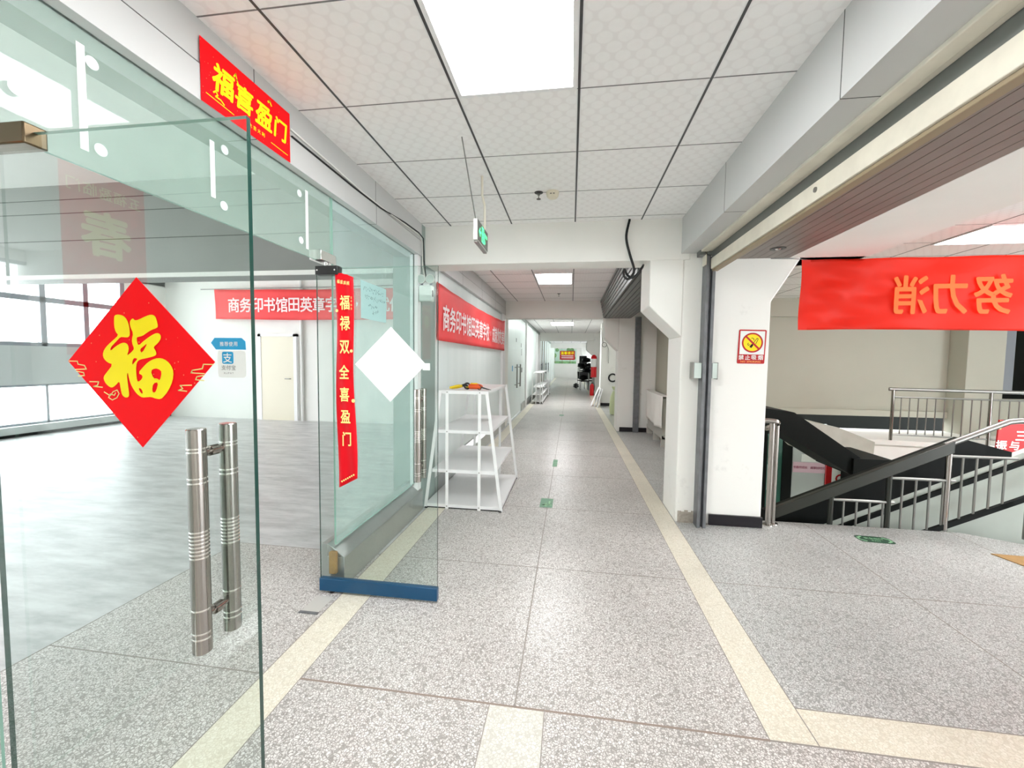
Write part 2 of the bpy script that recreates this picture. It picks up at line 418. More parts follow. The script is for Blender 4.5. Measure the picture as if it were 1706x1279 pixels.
def line_text(mb, text, o, u, v, size, pitch, bold=0.02, sx=1.0, m=0):
    """characters spaced evenly around o"""
    n = len(text)
    for i, ch in enumerate(text):
        if ch != ' ': put(mb, ch, Vector(o)+Vector(u)*pitch*(i-(n-1)/2), u, v, size, bold, sx, m=m)
def latin_text(mb, text, o, u, v, size, gap=0.12, bold=0.03, sx=1.0, m=0):
    ws = [(glyph(c)[2] if c != ' ' else 0.3)*sx for c in text]; tot = sum(ws)+gap*(len(text)-1); x = -tot/2
    for c, w in zip(text, ws):
        if c != ' ': put(mb, c, Vector(o)+Vector(u)*(x+w/2)*size, u, v, size, bold, sx, m=m)
        x += w+gap
def filled(mb, loops, f, m=0):
    """fills 2-D outlines (first outer, rest holes) and maps them with f"""
    cu = bpy.data.curves.new('t', 'CURVE'); cu.dimensions = '2D'; cu.fill_mode = 'BOTH'
    for L in loops:
        sp = cu.splines.new('POLY'); sp.points.add(len(L)-1)
        for p, q in zip(sp.points, L): p.co = (q[0], q[1], 0, 1)
        sp.use_cyclic_u = True
    ob = bpy.data.objects.new('t', cu); C.objects.link(ob)
    dg = bpy.context.evaluated_depsgraph_get(); me = bpy.data.meshes.new_from_object(ob.evaluated_get(dg))
    mb.add([f(v.co.x, v.co.y) for v in me.vertices], [list(p.vertices) for p in me.polygons], m)
    bpy.data.objects.remove(ob); bpy.data.curves.remove(cu); bpy.data.meshes.remove(me)
def ribbon(mb, pts, w, f, m=0):
    """flat stroke along 2-D points"""
    P = [Vector(p) for p in pts]
    for a, b in zip(P, P[1:]):
        d = (b-a); L = d.length
        if L < 1e-6: continue
        d /= L; n = Vector((-d.y, d.x))*w/2; e = d*w*0.4
        q = [a-n-e, b-n+e, b+n+e, a+n-e]
        mb.add([f(t.x, t.y) for t in q], [(0,1,2,3)], m)
def smooth_loop(L, it=2):
    for _ in range(it):
        N = []
        for i in range(len(L)):
            a, b = L[i], L[(i+1) % len(L)]
            N += [(a[0]*.75+b[0]*.25, a[1]*.75+b[1]*.25), (a[0]*.25+b[0]*.75, a[1]*.25+b[1]*.75)]
        L = N
    return L
def rounded(L, r):
    out = []
    for i, p in enumerate(L):
        a, b = Vector(L[i-1]), Vector(L[(i+1) % len(L)]); p = Vector(p)
        d1, d2 = (a-p).normalized(), (b-p).normalized()
        for t in (0, .25, .5, .75, 1):
            q = (p+d1*r)*(1-t)**2 + 2*p*t*(1-t) + (p+d2*r)*t*t; out.append((q.x, q.y))
    return out
X, Y, Z = (1,0,0), (0,1,0), (0,0,1)

# ================================================================ THE SETTING
ZC = 2.804            # ceiling
XL, XR = -1.452, 0.971
YB = -4.6             # wall behind the photographer
BEAMS = [3.975, 9.08, 19.25, 29.5]

# ---- floor -------------------------------------------------------
fl = MB()
def fr(x0, x1, y0, y1, m):
    if x1 > x0 and y1 > y0: fl.box(x0, x1, y0, y1, -0.12, 0.0, m)
SL0, SL1, SR0, SR1 = -1.4165, -1.2255, 0.8165, 0.999
J = 1.691
# 0 terrazzo 1 inlay 2 pale inlay 3 concrete 4 joint 5 terrazzo tinted for hall light 6 rust joint
fr(SL0, SL1, YB, 38, 1)
fr(SL1, -0.322, YB, J, 0); fr(-0.322, -0.083, YB, J, 2); fr(-0.083, SR0, YB, J, 0)
fr(SL1, SR0, J, 38, 0)
fr(SR0, SR1, J, 38, 1)
fr(SR0, 8.0, YB, J, 0); fr(SR1, 8.0, J, J+0.184, 1)
fr(SR1, 1.82, J+0.184, 38, 5)
fr(1.82, 3.5, J+0.184, 4.17, 5)
fl.prism([(3.5, J+0.184), (8.0, J+0.184), (8.0, 2.2), (4.6, 3.55), (3.5, 4.17)], 'z', -0.12, 0.0, 5)
fr(-2.64, SL0, YB, 2.913, 0)
fr(-10.0, -2.64, YB, 9.0, 3); fr(-2.64, SL0, 2.913, 9.3, 3)
fr(-2.2, SL0, 9.3, 38, 3)
def jx(x, y0, y1, w=0.006, m=4): fl.box(x-w/2, x+w/2, y0, y1, -0.01, 0.0006, m)
def jy(y, x0, x1, w=0.006, m=4): fl.box(x0, x1, y-w/2, y+w/2, -0.01, 0.0006, m)
jx(-0.2118, J, 37, 0.007)
for x in (SL0, SL1): jx(x, YB, 37, 0.004)
for x in (SR0, SR1): jx(x, J, 37, 0.004)
jx(-0.322, YB, J, 0.004); jx(-0.083, YB, J, 0.004)
jy(J, SL1, SR0, 0.010, 6); jy(J, -2.64, SL0, 0.007); jy(J, SR0, 8, 0.007); jy(J+0.184, SR1, 8, 0.005)
for i in range(1, 29):
    y = J+1.222*i; jy(y, SL1, SR0)
    if y < 4.0: jy(y, SR1, 4.0 if y < 3.6 else 3.4)
    elif y < 30: jy(y, SR1, 1.8)
jx(2.2, J+0.184, 4.17); jx(3.42, J+0.184, 4.17)
for y in (J-1.222, J+1.222): jy(y, -2.64, SL0)
jx(-2.64, YB, 2.913)
structure(fl.build('floor', ['terrazzo', 'inlay', 'inlay_pale', 'concrete_floor', 'joint', 'terrazzo_cool_light', 'joint_rust']),
          'speckled terrazzo floor with cream inlay strips', 'floor')

# ---- ceilings ----------------------------------------------------
def ceiling_bay(x0, x1, y0, y1, gx=-1.188, gy=2.0704, name='ceiling'):
    mb = MB(); mb.box(x0, x1, y0, y1, ZC, ZC+0.08, 0)
    k = math.ceil((x0-gx)/0.6)
    while gx+0.6*k < x1:
        x = gx+0.6*k; mb.box(x-0.006, x+0.006, y0, y1, ZC-0.002, ZC+0.01, 1)
        mb.box(x-0.013, x-0.006, y0, y1, ZC-0.001, ZC+0.01, 3); mb.box(x+0.006, x+0.013, y0, y1, ZC-0.001, ZC+0.01, 3); k += 1
    k = math.ceil((y0-gy)/0.6)
    while gy+0.6*k < y1:
        y = gy+0.6*k; mb.box(x0, x1, y-0.003, y+0.003, ZC-0.0012, ZC+0.01, 2); k += 1
    return structure(mb.build(name, ['tile', 'grid_dark', 'grid_thin', 'white_metal'], smooth=False))
ceiling_bay(XL, XR, YB, 3.975)
ceiling_bay(XL, 0.66, 4.27, 9.08)
ceiling_bay(XL, 1.9, 9.38, 19.25, gy=9.4)
ceiling_bay(XL, 1.9, 19.55, 37.2, gy=19.6)
ceiling_bay(2.50, 9.6, YB, 9.1, gx=2.6, gy=2.03)
ceiling_bay(1.3, 2.5, 4.3, 9.1, gx=1.4, gy=4.6)

# ---- cross beams over the corridor --------------------------------
for yb in BEAMS:
    structure(MB().box(-1.56, 1.05, yb, yb+0.296, 2.432, ZC+0.05).build('beam', 'white_wall', bevel=0.006))

# ---- pillars with haunches ----------------------------------------
def pillar(y, right=True, depth=0.52, mtl='stained_wall', lhaunch=True):
    poly = [(1.0, 0), (1.752, 0), (1.752, 2.05), (1.98, 2.43), (1.98, ZC), (1.0, ZC)]
    if not right: poly = [(1.0, 0), (1.79, 0), (1.79, ZC), (1.0, ZC)]
    mb = MB().prism(poly, 'y', y, y+depth)
    o = structure(mb.build('pillar', mtl, bevel=0.012))
    if lhaunch:
        h = MB().prism([(1.0, 1.735), (0.70, 2.02), (0.70, 2.452), (1.0, 2.452)], 'y', y-0.004, y+0.46)
        h.build('haunch', 'white_wall', o, bevel=0.01)
    return o
p1 = pillar(3.985)
p2 = pillar(9.08, right=False)
p3 = pillar(14.25, right=False, lhaunch=False)
p4 = pillar(19.2, right=False)
p5 = pillar(29.5, right=False)
# black skirting at the foot of the pillars
sk = MB().box(1.295, 1.757, 3.962, 3.986, 0, 0.1).build('baseboard_pillar', 'black_skirting', bevel=0.003); structure(sk)
structure(MB().box(1.06, 1.66, 9.06, 9.081, 0, 0.095).build('baseboard_pillar', 'black_skirting', bevel=0.003))
structure(MB().box(1.02, 1.40, 14.23, 14.251, 0, 0.1).build('baseboard_pillar', 'black_skirting', bevel=0.003))
# broken plaster at the foot of the first pillar
mb = MB()
for i in range(7):
    x = 1.02+0.03*i; h = 0.10+0.03*random.random()
    mb.box(x, x+0.032, 3.979, 3.99, 0, h)
mb.build('exposed_brick', mat('exposed_brick', lin(186, 176, 164), 0.9, noise=0.35, nscale=30), p1)

# ---- right-hand walls of the corridor ------------------------------
structure(MB().box(1.79, 1.95, 4.50, 9.08, 0, ZC).build('wall_right', 'olive_wall'))
structure(MB().box(1.62, 1.8, 9.6, 14.25, 0, ZC).build('wall_right', 'white_wall'))
structure(MB().box(1.62, 1.8, 14.77, 19.2, 0, ZC).build('wall_right', 'white_wall'))
structure(MB().box(1.62, 1.8, 19.72, 22.8, 0, ZC).box(1.62, 1.8, 36.2, 37.2, 0, ZC).box(1.62, 1.8, 22.8, 36.2, 0, 1.5).box(1.62, 1.8, 22.8, 36.2, 2.05, ZC).box(1.62, 1.8, 22.8, 26, 1.5, 2.05).box(1.62, 1.8, 29.4, 29.8, 0.9, 2.5).build('wall_right', 'white_wall', smooth=False))
wf = MB()  # unseen window openings added to let daylight into the far corridor
for y in (22.8, 25.0, 27.2, 29.8, 32.0, 34.2): wf.box(1.66, 1.72, y, y+0.06, 0.9, 2.5)
wf.box(1.66, 1.72, 22.8, 36.2, 1.9, 1.95)
w11 = structure(wf.build('added_window_11', 'alu', smooth=False))
structure(MB().box(-2.2, 1.9, 37.0, 37.2, 0, 3.0).build('wall_end', 'white_wall'))
structure(MB().box(-10.2, 8.2, YB-0.2, YB, 0, 3.5).build('wall_back', 'white_wall'))

# ---- left column, shopfront fascia ---------------------------------
for y in (3.886, 9.06, 19.2):
    structure(MB().box(-1.75, -1.45, y, y+0.40, 0, ZC).build('pillar', 'fascia_dark' if y < 5 else 'white_wall', bevel=0.005))
def fascia_left(y0, y1, joints, name):
    mb = MB()
    mb.box(-1.60, -1.452, y0, y1, 2.640, ZC, 0)
    mb.prism([(-1.60, 2.495), (-1.447, 2.495), (-1.447, 2.632), (-1.60, 2.632)], 'y', y0, y1, 0)
    mb.box(-1.60, -1.456, y0, y1, 2.630, 2.642, 1)
    for y in joints:
        mb.box(-1.601, -1.4515, y-0.002, y+0.002, 2.642, ZC, 1); mb.box(-1.601, -1.4465, y-0.002, y+0.002, 2.4945, 2.63, 1)
    return structure(mb.build(name, ['fascia', 'seam'], smooth=False))
fascia_left(YB, 3.886, [-3, -1.8, -0.6, 0.58, 1.758, 2.936], 'trim_1')
fascia_left(4.286, 9.06, [5.4, 6.6, 7.8], 'trim_2')
structure(MB().box(-1.58, -1.45, 9.46, 19.2, 2.70, ZC).box(-1.58, -1.45, 19.6, 37, 2.7, ZC).build('trim_3', 'fascia_dark', smooth=False))
# boxing above the shopfront glass, seen through the transom
structure(MB().box(-1.72, -1.60, YB, 9.06, 2.495, 3.4).build('wall_shopfront', 'room_beam'))

# ---- stainless plinth under the fixed glass -------------------------
def plinth(y0, y1, name):
    mb = MB().box(-1.56, -1.44, y0, y1, 0, 0.203).box(-1.60, -1.555, y0, y1, 0, 0.285)
    mb.prism([(-1.5555, 0.285), (-1.5555, 0.203), (-1.442, 0.203)], 'y', y0+0.001, y1-0.001)
    return structure(mb.build(name, 'steel', bevel=0.004))
plinth(2.44, 3.886, 'trim_4'); plinth(YB, 0.83, 'trim_5'); plinth(4.286, 9.06, 'trim_6'); plinth(12.2, 19.2, 'trim_7')

# ---- fixed glass ----------------------------------------------------
def pane_x(name, x, y0, y1, z0, z1, mname='glass', t=0.012, edge='glass_edge_pale'):
    mb = MB()
    a, b = x-t/2, x+t/2
    mb.quad((a,y0,z0),(a,y1,z0),(a,y1,z1),(a,y0,z1), 0); mb.quad((b,y0,z0),(b,y0,z1),(b,y1,z1),(b,y1,z0), 0)
    for q in (((a,y0,z0),(b,y0,z0),(b,y1,z0),(a,y1,z0)), ((a,y0,z1),(a,y1,z1),(b,y1,z1),(b,y0,z1)),
              ((a,y0,z0),(a,y0,z1),(b,y0,z1),(b,y0,z0)), ((a,y1,z0),(b,y1,z0),(b,y1,z1),(a,y1,z1))):
        mb.quad(*q, 1)
    return structure(mb.build(name, [mname, edge], smooth=False))
w1 = pane_x('window_1', -1.5, 0.86, 2.428, 2.078, 2.495, 'glass_dusty')       # over the doors
w2 = pane_x('window_2', -1.5, 2.44, 3.80, 0.285, 2.495, 'glass_hazy')        # beside the doors
w3 = pane_x('window_3', -1.5, -1.6, 0.852, 0.285, 2.495)       # near side light
w4 = pane_x('window_4', -1.5, 4.36, 8.74, 0.285, 2.495, 'frosted', edge='frosted')
w5 = pane_x('window_5', -1.47, 9.46, 13.2, 0.02, 2.70, 'frosted', edge='frosted')
w6 = pane_x('window_6', -1.47, 13.3, 19.2, 0.22, 2.70, 'frosted', edge='frosted')
w7 = pane_x('window_7', -1.47, 19.6, 37.0, 0.05, 2.70, 'frosted', edge='frosted')
# strips of old glue and suction marks on the transom glass
for y, z0, z1 in ((1.104, 2.129, 2.443), (1.566, 2.164, 2.394), (2.185, 2.116, 2.439)):
    MB().box(-1.4935, -1.4925, y-0.011, y+0.011, z0, z1).build('adhesive_strip', 'white_paper', w1)
for y, z in ((1.134, 2.406), (1.149, 2.151), (1.63, 2.388), (1.619, 2.149), (2.123, 2.40), (2.132, 2.15), (0.95, 2.215)):
    MB().lathe([(0.019, 0), (0.019, 0.001)], (-1.4935, y, z), 'x', 24).build('suction_mark', 'dust_film', w1)
# white mullions
structure(MB().box(-1.54, -1.46, 3.80, 3.886, 0.20, 2.495).build('trim_8', 'white_metal', bevel=0.004))
structure(MB().box(-1.54, -1.45, 8.74, 9.06, 0.0, 2.495).build('trim_9', 'white_metal', bevel=0.004))
structure(MB().box(-1.54, -1.45, 4.286, 4.36, 0.2, 2.495).build('trim_10', 'white_metal', bevel=0.004))
structure(MB().box(-1.52, -1.42, 13.2, 13.42, 0.0, 2.70).build('trim_11', 'white_metal', bevel=0.004))
structure(MB().box(-1.5, -1.38, 17.2, 18.6, 0.0, 2.62).build('trim_12', 'white_metal', bevel=0.004))
for i, y in enumerate((20.8, 22.4, 24.6, 27.0, 30.0, 33.0)):
    structure(MB().box(-1.5, -1.44, y, y+0.12, 0.0, 2.70).build('trim_%d' % (13+i), 'brown_frame' if i < 2 else 'white_metal'))

# ---- the big room on the left ---------------------------------------
structure(MB().box(-10.2, -1.75, 9.0, 9.2, 0, 3.5).build('wall_far', 'white_wall'))
structure(MB().box(-10.2, -1.5, YB, 9.2, 3.4, 3.5).build('ceiling', 'white_wall'))
bmb = MB().box(-10.0, -1.74, 3.975, 4.30, 2.37, 3.4, 0)
for z in (2.787, 3.09, 3.24): bmb.box(-10.0, -1.74, 3.9725, 3.98, z-0.004, z+0.004, 1)
bmb.box(-10.0, -1.74, 3.955, 3.978, 2.36, 2.405, 2)
structure(bmb.build('beam', ['room_beam', 'seam', 'white_wall'], smooth=False))
# window wall: lower lights, spandrel, upper lights
wl = MB()
wl.box(-10.2, -10.0, YB, 9.0, -0.05, 0.19, 0); wl.box(-10.2, -10.0, YB, 9.0, 0.94, 1.66, 1); wl.box(-10.2, -10.0, YB, 9.0, 3.2, 3.5, 0)
wl.box(-10.2, -10.0, 8.05, 9.0, 0, 3.4, 0)
structure(wl.build('wall_left', ['white_wall', 'sill_panel'], smooth=False))
structure(MB().box(-9.99, -9.95, YB, 9.0, 0, 0.055).build('baseboard_left', 'black_rubber'))
structure(MB().box(-10.0, -9.86, YB, 8.05, 0.06, 0.19).build('trim_19', 'sill_panel'))
wf = MB()
for z0, z1 in ((1.66, 1.73), (2.50, 2.60), (3.14, 3.2), (0.19, 0.23), (0.90, 0.94)): wf.box(-10.1, -10.0, YB, 8.05, z0, z1)
y = 8.0
while y > YB:
    wf.box(-10.1, -10.0, y-0.045, y+0.045, 1.66, 3.2); wf.box(-10.1, -10.0, y-0.02, y+0.02, 0.19, 0.94) if int(round(y*10)) % 2 == 0 else None
    y -= 0.71
wino = structure(wf.build('window_8', 'alu', smooth=False))
# door, pipe and skirting on the far wall of the room
dr = MB().box(-7.35, -6.5, 8.93, 9.0, 0, 2.0)
d3 = structure(dr.build('door_3', 'cream_door', bevel=0.004))
MB().box(-7.43, -7.35, 8.92, 9.0, 0, 2.06).box(-6.5, -6.42, 8.92, 9.0, 0, 2.06).box(-7.43, -6.42, 8.92, 9.0, 2.0, 2.06).build('door_frame', 'white_metal', d3)
MB().tube([(-6.58, 8.925, 1.0), (-6.58, 8.88, 1.0), (-6.70, 8.88, 1.0)], 0.01).build('door_handle', 'dull_steel', d3)
pp = tag(MB().tube([(-6.30, 8.95, 0.0), (-6.30, 8.95, 3.38)], 0.035).build('drain_pipe', 'white_plastic'),
         'white vertical drain pipe beside the cream door in the empty room', 'pipe')
tag(MB().tube([(-8.9, 8.9, 3.12), (-5.6, 8.9, 3.14), (-3.2, 8.9, 3.16)], 0.012).build('conduit', 'dull_steel'),
    'thin grey conduit the inner room banner hangs from', 'pipe')
# wall between the room and the next unit
structure(MB().box(-2.4, -2.2, 9.2, 37.2, 0, 2.9).build('wall_units', 'white_wall'))

# ---- right-hand shutter opening --------------------------------------
fb = MB().box(XR, XR+0.03, YB, 3.98, 2.486, ZC, 0).box(XR+0.03, 1.108, YB, 3.98, 2.486, 2.506, 0)
for y in (-3.1, -1.93, -0.75, 0.42, 1.745, 2.92): fb.box(XR-0.0006, 1.1075, y-0.002, y+0.002, 2.4855, ZC, 1)
structure(fb.build('trim_20', ['fascia', 'seam'], smooth=False))
tr = empty('roller_shutter', (1.2, YB, 0))
tag(tr, 'rolled-up metal roller shutter with a cream bottom rail above the stair hall opening', 'shutter')
L0, L1 = 0.0, 3.86-YB
MB().box(-0.092, -0.028, L0, L1, 2.470, 2.53).box(-0.028, 0.0, L0, L1, 2.474, 2.54).build('head_rail', 'cream_metal', tr, bevel=0.004)
MB().box(-0.10, 0.012, L1, L1+0.10, 2.445, 2.62).build('end_bracket', 'shutter', tr, bevel=0.003)
cur = MB()
for i in range(9):
    z = 2.412+0.042*i; cur.prism([(0.0, z), (0.016, z+0.004), (0.018, z+0.021), (0.016, z+0.038), (0.0, z+0.042)], 'y', L0, L1)
cur.build('curtain', 'shutter', tr)
bb = MB().box(-0.008, 0.042, L0, L1, 2.318, 2.411).box(0.005, 0.05, L0, L1, 2.300, 2.318, 1)
brl = bb.build('bottom_rail', ['cream_metal', 'rail_edge'], tr, bevel=0.003)
for y in (1.5, 2.7, 4.4, 5.7, 6.9): MB().lathe([(0.013, 0), (0.013, 0.006), (0.006, 0.012)], (-0.014, y, 2.37), 'x', 14).build('bolt', 'dull_steel', brl)
# guide channel on the pillar with its two catch plates
gd = empty('shutter_guide', (1.2, 3.93, 0))
tag(gd, 'grey steel shutter guide channel standing against the pillar with the no smoking sign', 'shutter guide')
MB().box(-0.04, -0.012, -0.062, 0.05, 0, 2.44).box(0.012, 0.038, -0.062, 0.05, 0, 2.44).box(-0.012, 0.012, -0.02, 0.05, 0, 2.44).build('channel', 'galv', gd, bevel=0.002)
MB().box(-0.108, -0.045, -0.052, -0.034, 1.362, 1.50).build('catch_plate', 'milk_plastic', gd, bevel=0.003)
MB().box(0.045, 0.088, -0.052, -0.034, 1.362, 1.50).build('catch_plate', 'milk_plastic', gd, bevel=0.003)
MB().box(-0.12, -0.108, -0.052, 0.04, 1.355, 1.505).build('lock_bracket', 'dull_steel', gd)
MB().box(0.088, 0.094, -0.052, 0.04, 1.355, 1.505).build('lock_bracket', 'dull_steel', gd)
MB().box(-0.052, -0.043, -0.07, 0.02, 2.36, 2.60).build('end_plate', 'cream_metal', gd)
# grey slatted soffit and plaster soffit behind the shutter
so = MB()
x = 1.262
while x < 1.86:
    so.box(x, x+0.066, YB, 3.985, 2.432, 2.46, 0); x += 0.07
so.box(1.262, 1.88, YB, 3.985, 2.444, ZC, 0)
structure(so.build('trim_21', 'slat_soffit', smooth=False))
structure(MB().box(1.88, 2.50, YB, 4.3, 2.43, ZC+0.05).build('beam', 'white_wall', bevel=0.006))
structure(MB().box(1.98, 2.5, 3.98, 4.3, 2.43, ZC).build('beam', 'white_wall'))
dl = empty('downlight', (1.64, 3.66, 2.432))
tag(dl, 'small black recessed downlight in the slatted soffit', 'downlight')
MB().lathe([(0.058, 0.002), (0.058, -0.004), (0.030, -0.006), (0.028, 0.001)], (0, 0, 0), 'z', 24).build('bezel', 'black', dl)
MB().lathe([(0.022, -0.0055), (0.010, -0.012), (0.001, -0.013)], (0, 0, 0), 'z', 18).build('lamp', 'chrome', dl)
# second roller shutter, boxed, along the next bay
s2 = MB()
poly = [(0.605, ZC), (0.68, 2.432), (1.24, 2.432), (1.30, ZC)]
s2.prism(poly, 'y', 4.51, 9.07, 1)
for i in range(7):
    t = (i+0.5)/7; x = 0.605+0.075*t; z = ZC-0.372*t
    s2.box(x-0.012, x+0.006, 4.51, 9.07, z-0.0235, z+0.0235, 0)
for i in range(8):
    x = 0.70+0.066*i; s2.box(x, x+0.054, 4.51, 9.07, 2.424, 2.44, 0)
rs = empty('roller_shutter', (0, 0, 0)); tag(rs, 'grey grooved roller shutter housing under the ceiling in the second bay', 'shutter')
s2.build('housing', ['shutter', 'seam'], rs, smooth=False)
tag(MB().box(1.335, 1.45, 9.00, 9.075, 0, 2.45).build('shutter_guide', 'galv', bevel=0.003),
    'dark steel shutter guide on the second pillar along the corridor', 'shutter guide')

# ---- stair hall shell ---------------------------------------------------
structure(MB().box(1.8, 9.8, 9.0, 9.2, 0.50, ZC).box(1.8, 9.8, 8.93, 9.02, 2.44, ZC).box(1.8, 7.15, 8.93, 9.02, 0.50, 0.62).build('wall_stair_back', 'grey_wall', bevel=0.004))
structure(MB().box(7.15, 7.75, 8.62, 9.0, 0.2, 2.44).build('pillar', 'grey_wall', bevel=0.006))
dw = MB().box(7.75, 9.6, 8.94, 9.0, 0.9, 2.44, 0)
dwo = structure(dw.build('window_9', ['dark_glass'], smooth=False))
MB().box(7.95, 8.13, 8.88, 8.95, 1.05, 2.44).build('window_frame', 'alu', dwo)
MB().box(8.35, 9.6, 8.88, 8.95, 0.98, 1.06).box(8.46, 8.50, 8.88, 8.95, 1.06, 2.44).build('window_frame', 'alu', dwo)
structure(MB().box(9.6, 9.8, 2.2, 9.2, -3.2, 3.0).build('wall_stair_right', 'grey_wall'))
structure(MB().box(1.8, 1.9, 4.5, 11.2, -3.2, 0.0).box(1.8, 1.9, 4.17, 4.5, -3.2, -0.12).build('wall_stair_left', 'grey_wall'))
structure(MB().box(1.8, 9.8, 10.6, 10.8, -3.2, 0.6).build('wall_lower', 'dark_steel_shade'))  # darkness of the lower lobby painted as a near-black colour
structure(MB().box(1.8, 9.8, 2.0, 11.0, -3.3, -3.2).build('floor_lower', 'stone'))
structure(MB().box(1.82, 8.2, 2.6, 4.10, -3.2, -0.12).build('wall_under_landing', 'dark_steel_shade'))
# entrance wall right of the hall, with a bright glazed opening
structure(MB().box(8.0, 8.2, YB, -3.2, 0, ZC).box(8.0, 8.2, 2.0, 2.3, 0, ZC).box(8.0, 8.2, YB, 2.3, 2.45, ZC).build('wall_right', 'white_wall'))
wf = MB()
for y in (-3.2, -1.5, 0.2, 1.95): wf.box(8.05, 8.12, y, y+0.05, 0, 2.45)
structure(wf.build('window_10', 'alu', smooth=False))
structure(MB().box(1.2, 1.75, YB, -1.2, 0, ZC).build('pillar', 'white_wall'))

# ================================================================ CEILING LIGHTS
def led_panel(x, y, sx=0.578, sy=0.578, label='', group='LED ceiling panels'):
    t = empty('ceiling_light', (x, y, ZC))
    tag(t, label, 'ceiling light', group)
    w = 0.02
    MB().box(-sx/2, sx/2, -sy/2, -sy/2+w, -0.010, 0.0).box(-sx/2, sx/2, sy/2-w, sy/2, -0.010, 0.0).box(-sx/2, -sx/2+w, -sy/2+w, sy/2-w, -0.010, 0.0).box(sx/2-w, sx/2, -sy/2+w, sy/2-w, -0.010, 0.0).build('frame', 'white_metal', t)
    MB().box(-sx/2+w, sx/2-w, -sy/2+w, sy/2-w, -0.006, 0.0).build('diffuser', 'led', t)
    return t
led_panel(-0.288, 1.47, 0.58, 1.18, 'large bright ceiling panel nearest the camera, above the glass doors')
led_panel(-0.288, 6.64, 0.58, 0.86, 'second bright ceiling panel, between the first and second cross beams')
led_panel(-0.33, 14.6, 0.80, 1.18, 'third bright ceiling panel far down the corridor')
led_panel(-0.288, -2.7, 0.58, 1.18, 'added unseen ceiling panel behind the photographer')  # unseen panel, added for its light on the near end
led_panel(4.40, 4.78, 1.18, 0.66, 'bright ceiling panel above the red banner in the stair hall')

# ================================================================ GLASS DOORS
def pull_handle(parent, x, yc, z0, z1, gap=0.045, r=0.0205):
    """pair of grooved tubes, one on each side of the glass"""
    H = z1-z0
    cuts = [0.085, 0.10, 0.215, 0.235] + [0.45+0.0165*i for i in range(8)] + [0.80, 0.905, 0.93]
    for sgn, nm in ((-1, 'handle_tube'), (1, 'handle_tube')):
        prof, mats = [], []
        last = 0.0; prof.append((r*0.9, 0.0)); prof.append((r, 0.002)); mats.append(0)
        for c in sorted(1-c for c in cuts):
            t = c*H
            prof += [(r, t-0.0022), (r*0.90, t-0.0012), (r*0.90, t+0.0012), (r, t+0.0022)]; mats += [0, 1, 1, 1]
        prof += [(r, H-0.002), (r*0.9, H)]; mats += [0, 0]
        MB().lathe(prof, (x, yc+sgn*gap, z0), 'z', 24, mats=mats).build(nm, ['stainless', 'groove'], parent)
    for f in (0.11, 0.845):
        z = z1 - f*H
        MB().tube([(x, yc-gap, z), (x, yc-0.013, z), (x, yc-0.012, z), (x, yc+0.012, z), (x, yc+0.013, z), (x, yc+gap, z)],
                  [0.0085, 0.0085, 0.013, 0.013, 0.0085, 0.0085], 16).build('handle_standoff', 'stainless', parent)
def leaf(name, x0, x1, y, z0, z1, label, bottom=None):
    """an open frameless leaf standing square to the shopfront"""
    d = empty(name, (0, 0, 0)); tag(d, label, 'door')
    t = 0.006; mb = MB()
    a, b = y-t, y+t
    mb.quad((x0,a,z0),(x1,a,z0),(x1,a,z1),(x0,a,z1), 0); mb.quad((x0,b,z0),(x0,b,z1),(x1,b,z1),(x1,b,z0), 0)
    mb.quad((x1,a,z0),(x1,b,z0),(x1,b,z1),(x1,a,z1), 1); mb.quad((x0,a,z0),(x0,a,z1),(x0,b,z1),(x0,b,z0), 1)
    mb.quad((x0,a,z1),(x1,a,z1),(x1,b,z1),(x0,b,z1), 2); mb.quad((x0,a,z0),(x0,b,z0),(x1,b,z0),(x1,a,z0), 2)
    mb.build('glass_pane', ['glass', 'glass_edge', 'glass_edge_pale'], d, smooth=False)
    return d
near = leaf('glass_door', -1.53, -0.752, 0.89, 0.04, 2.055, 'open frameless glass door leaf at left with the red diamond and tall steel handles')
pull_handle(near, -0.872, 0.893, 0.785, 1.33)
MB().box(-1.56, -1.347, 0.865, 0.915, 2.022, 2.075).build('patch_fitting', 'bronze', near, bevel=0.004)
MB().box(-1.53, -0.752, 0.872, 0.908, 0.012, 0.10).build('bottom_rail', 'blue_rail', near, bevel=0.003)
far = leaf('glass_door', -1.566, -0.788, 2.38, 0.09, 2.052, 'open frameless glass door leaf with the long red couplet and blue bottom rail')
pull_handle(far, -0.898, 2.38, 0.765, 1.322)
pf = MB().box(-1.56, -1.412, 2.352, 2.408, 2.008, 2.062).build('patch_fitting', 'black', far, bevel=0.004)
for x in (-1.545, -1.43): MB().lathe([(0.006, 0), (0.005, -0.003)], (x, 2.352, 2.035), 'y', 14).build('screw', 'chrome', pf)
MB().box(-1.567, -0.786, 2.362, 2.398, 0.014, 0.094).build('bottom_rail', 'blue_rail', far, bevel=0.003)
MB().lathe([(0.018, 0.0), (0.018, 0.016)], (-1.49, 2.38, -0.001), 'z', 18).build('floor_pivot', 'black', far)
# chrome fitting clamped to the transom glass above the far leaf
cf = empty('transom_clamp', (-1.5, 2.38, 2.10)); tag(cf, 'chrome patch fitting clamped to the transom glass above the far door leaf', 'glass fitting')
MB().box(-0.04, 0.035, -0.11, 0.048, -0.022, 0.036).build('body', 'chrome', cf, bevel=0.003)
MB().lathe([(0.012, -0.036), (0.012, -0.022)], (0.0, 0.0, 0), 'z', 16).build('pivot_pin', 'chrome', cf)
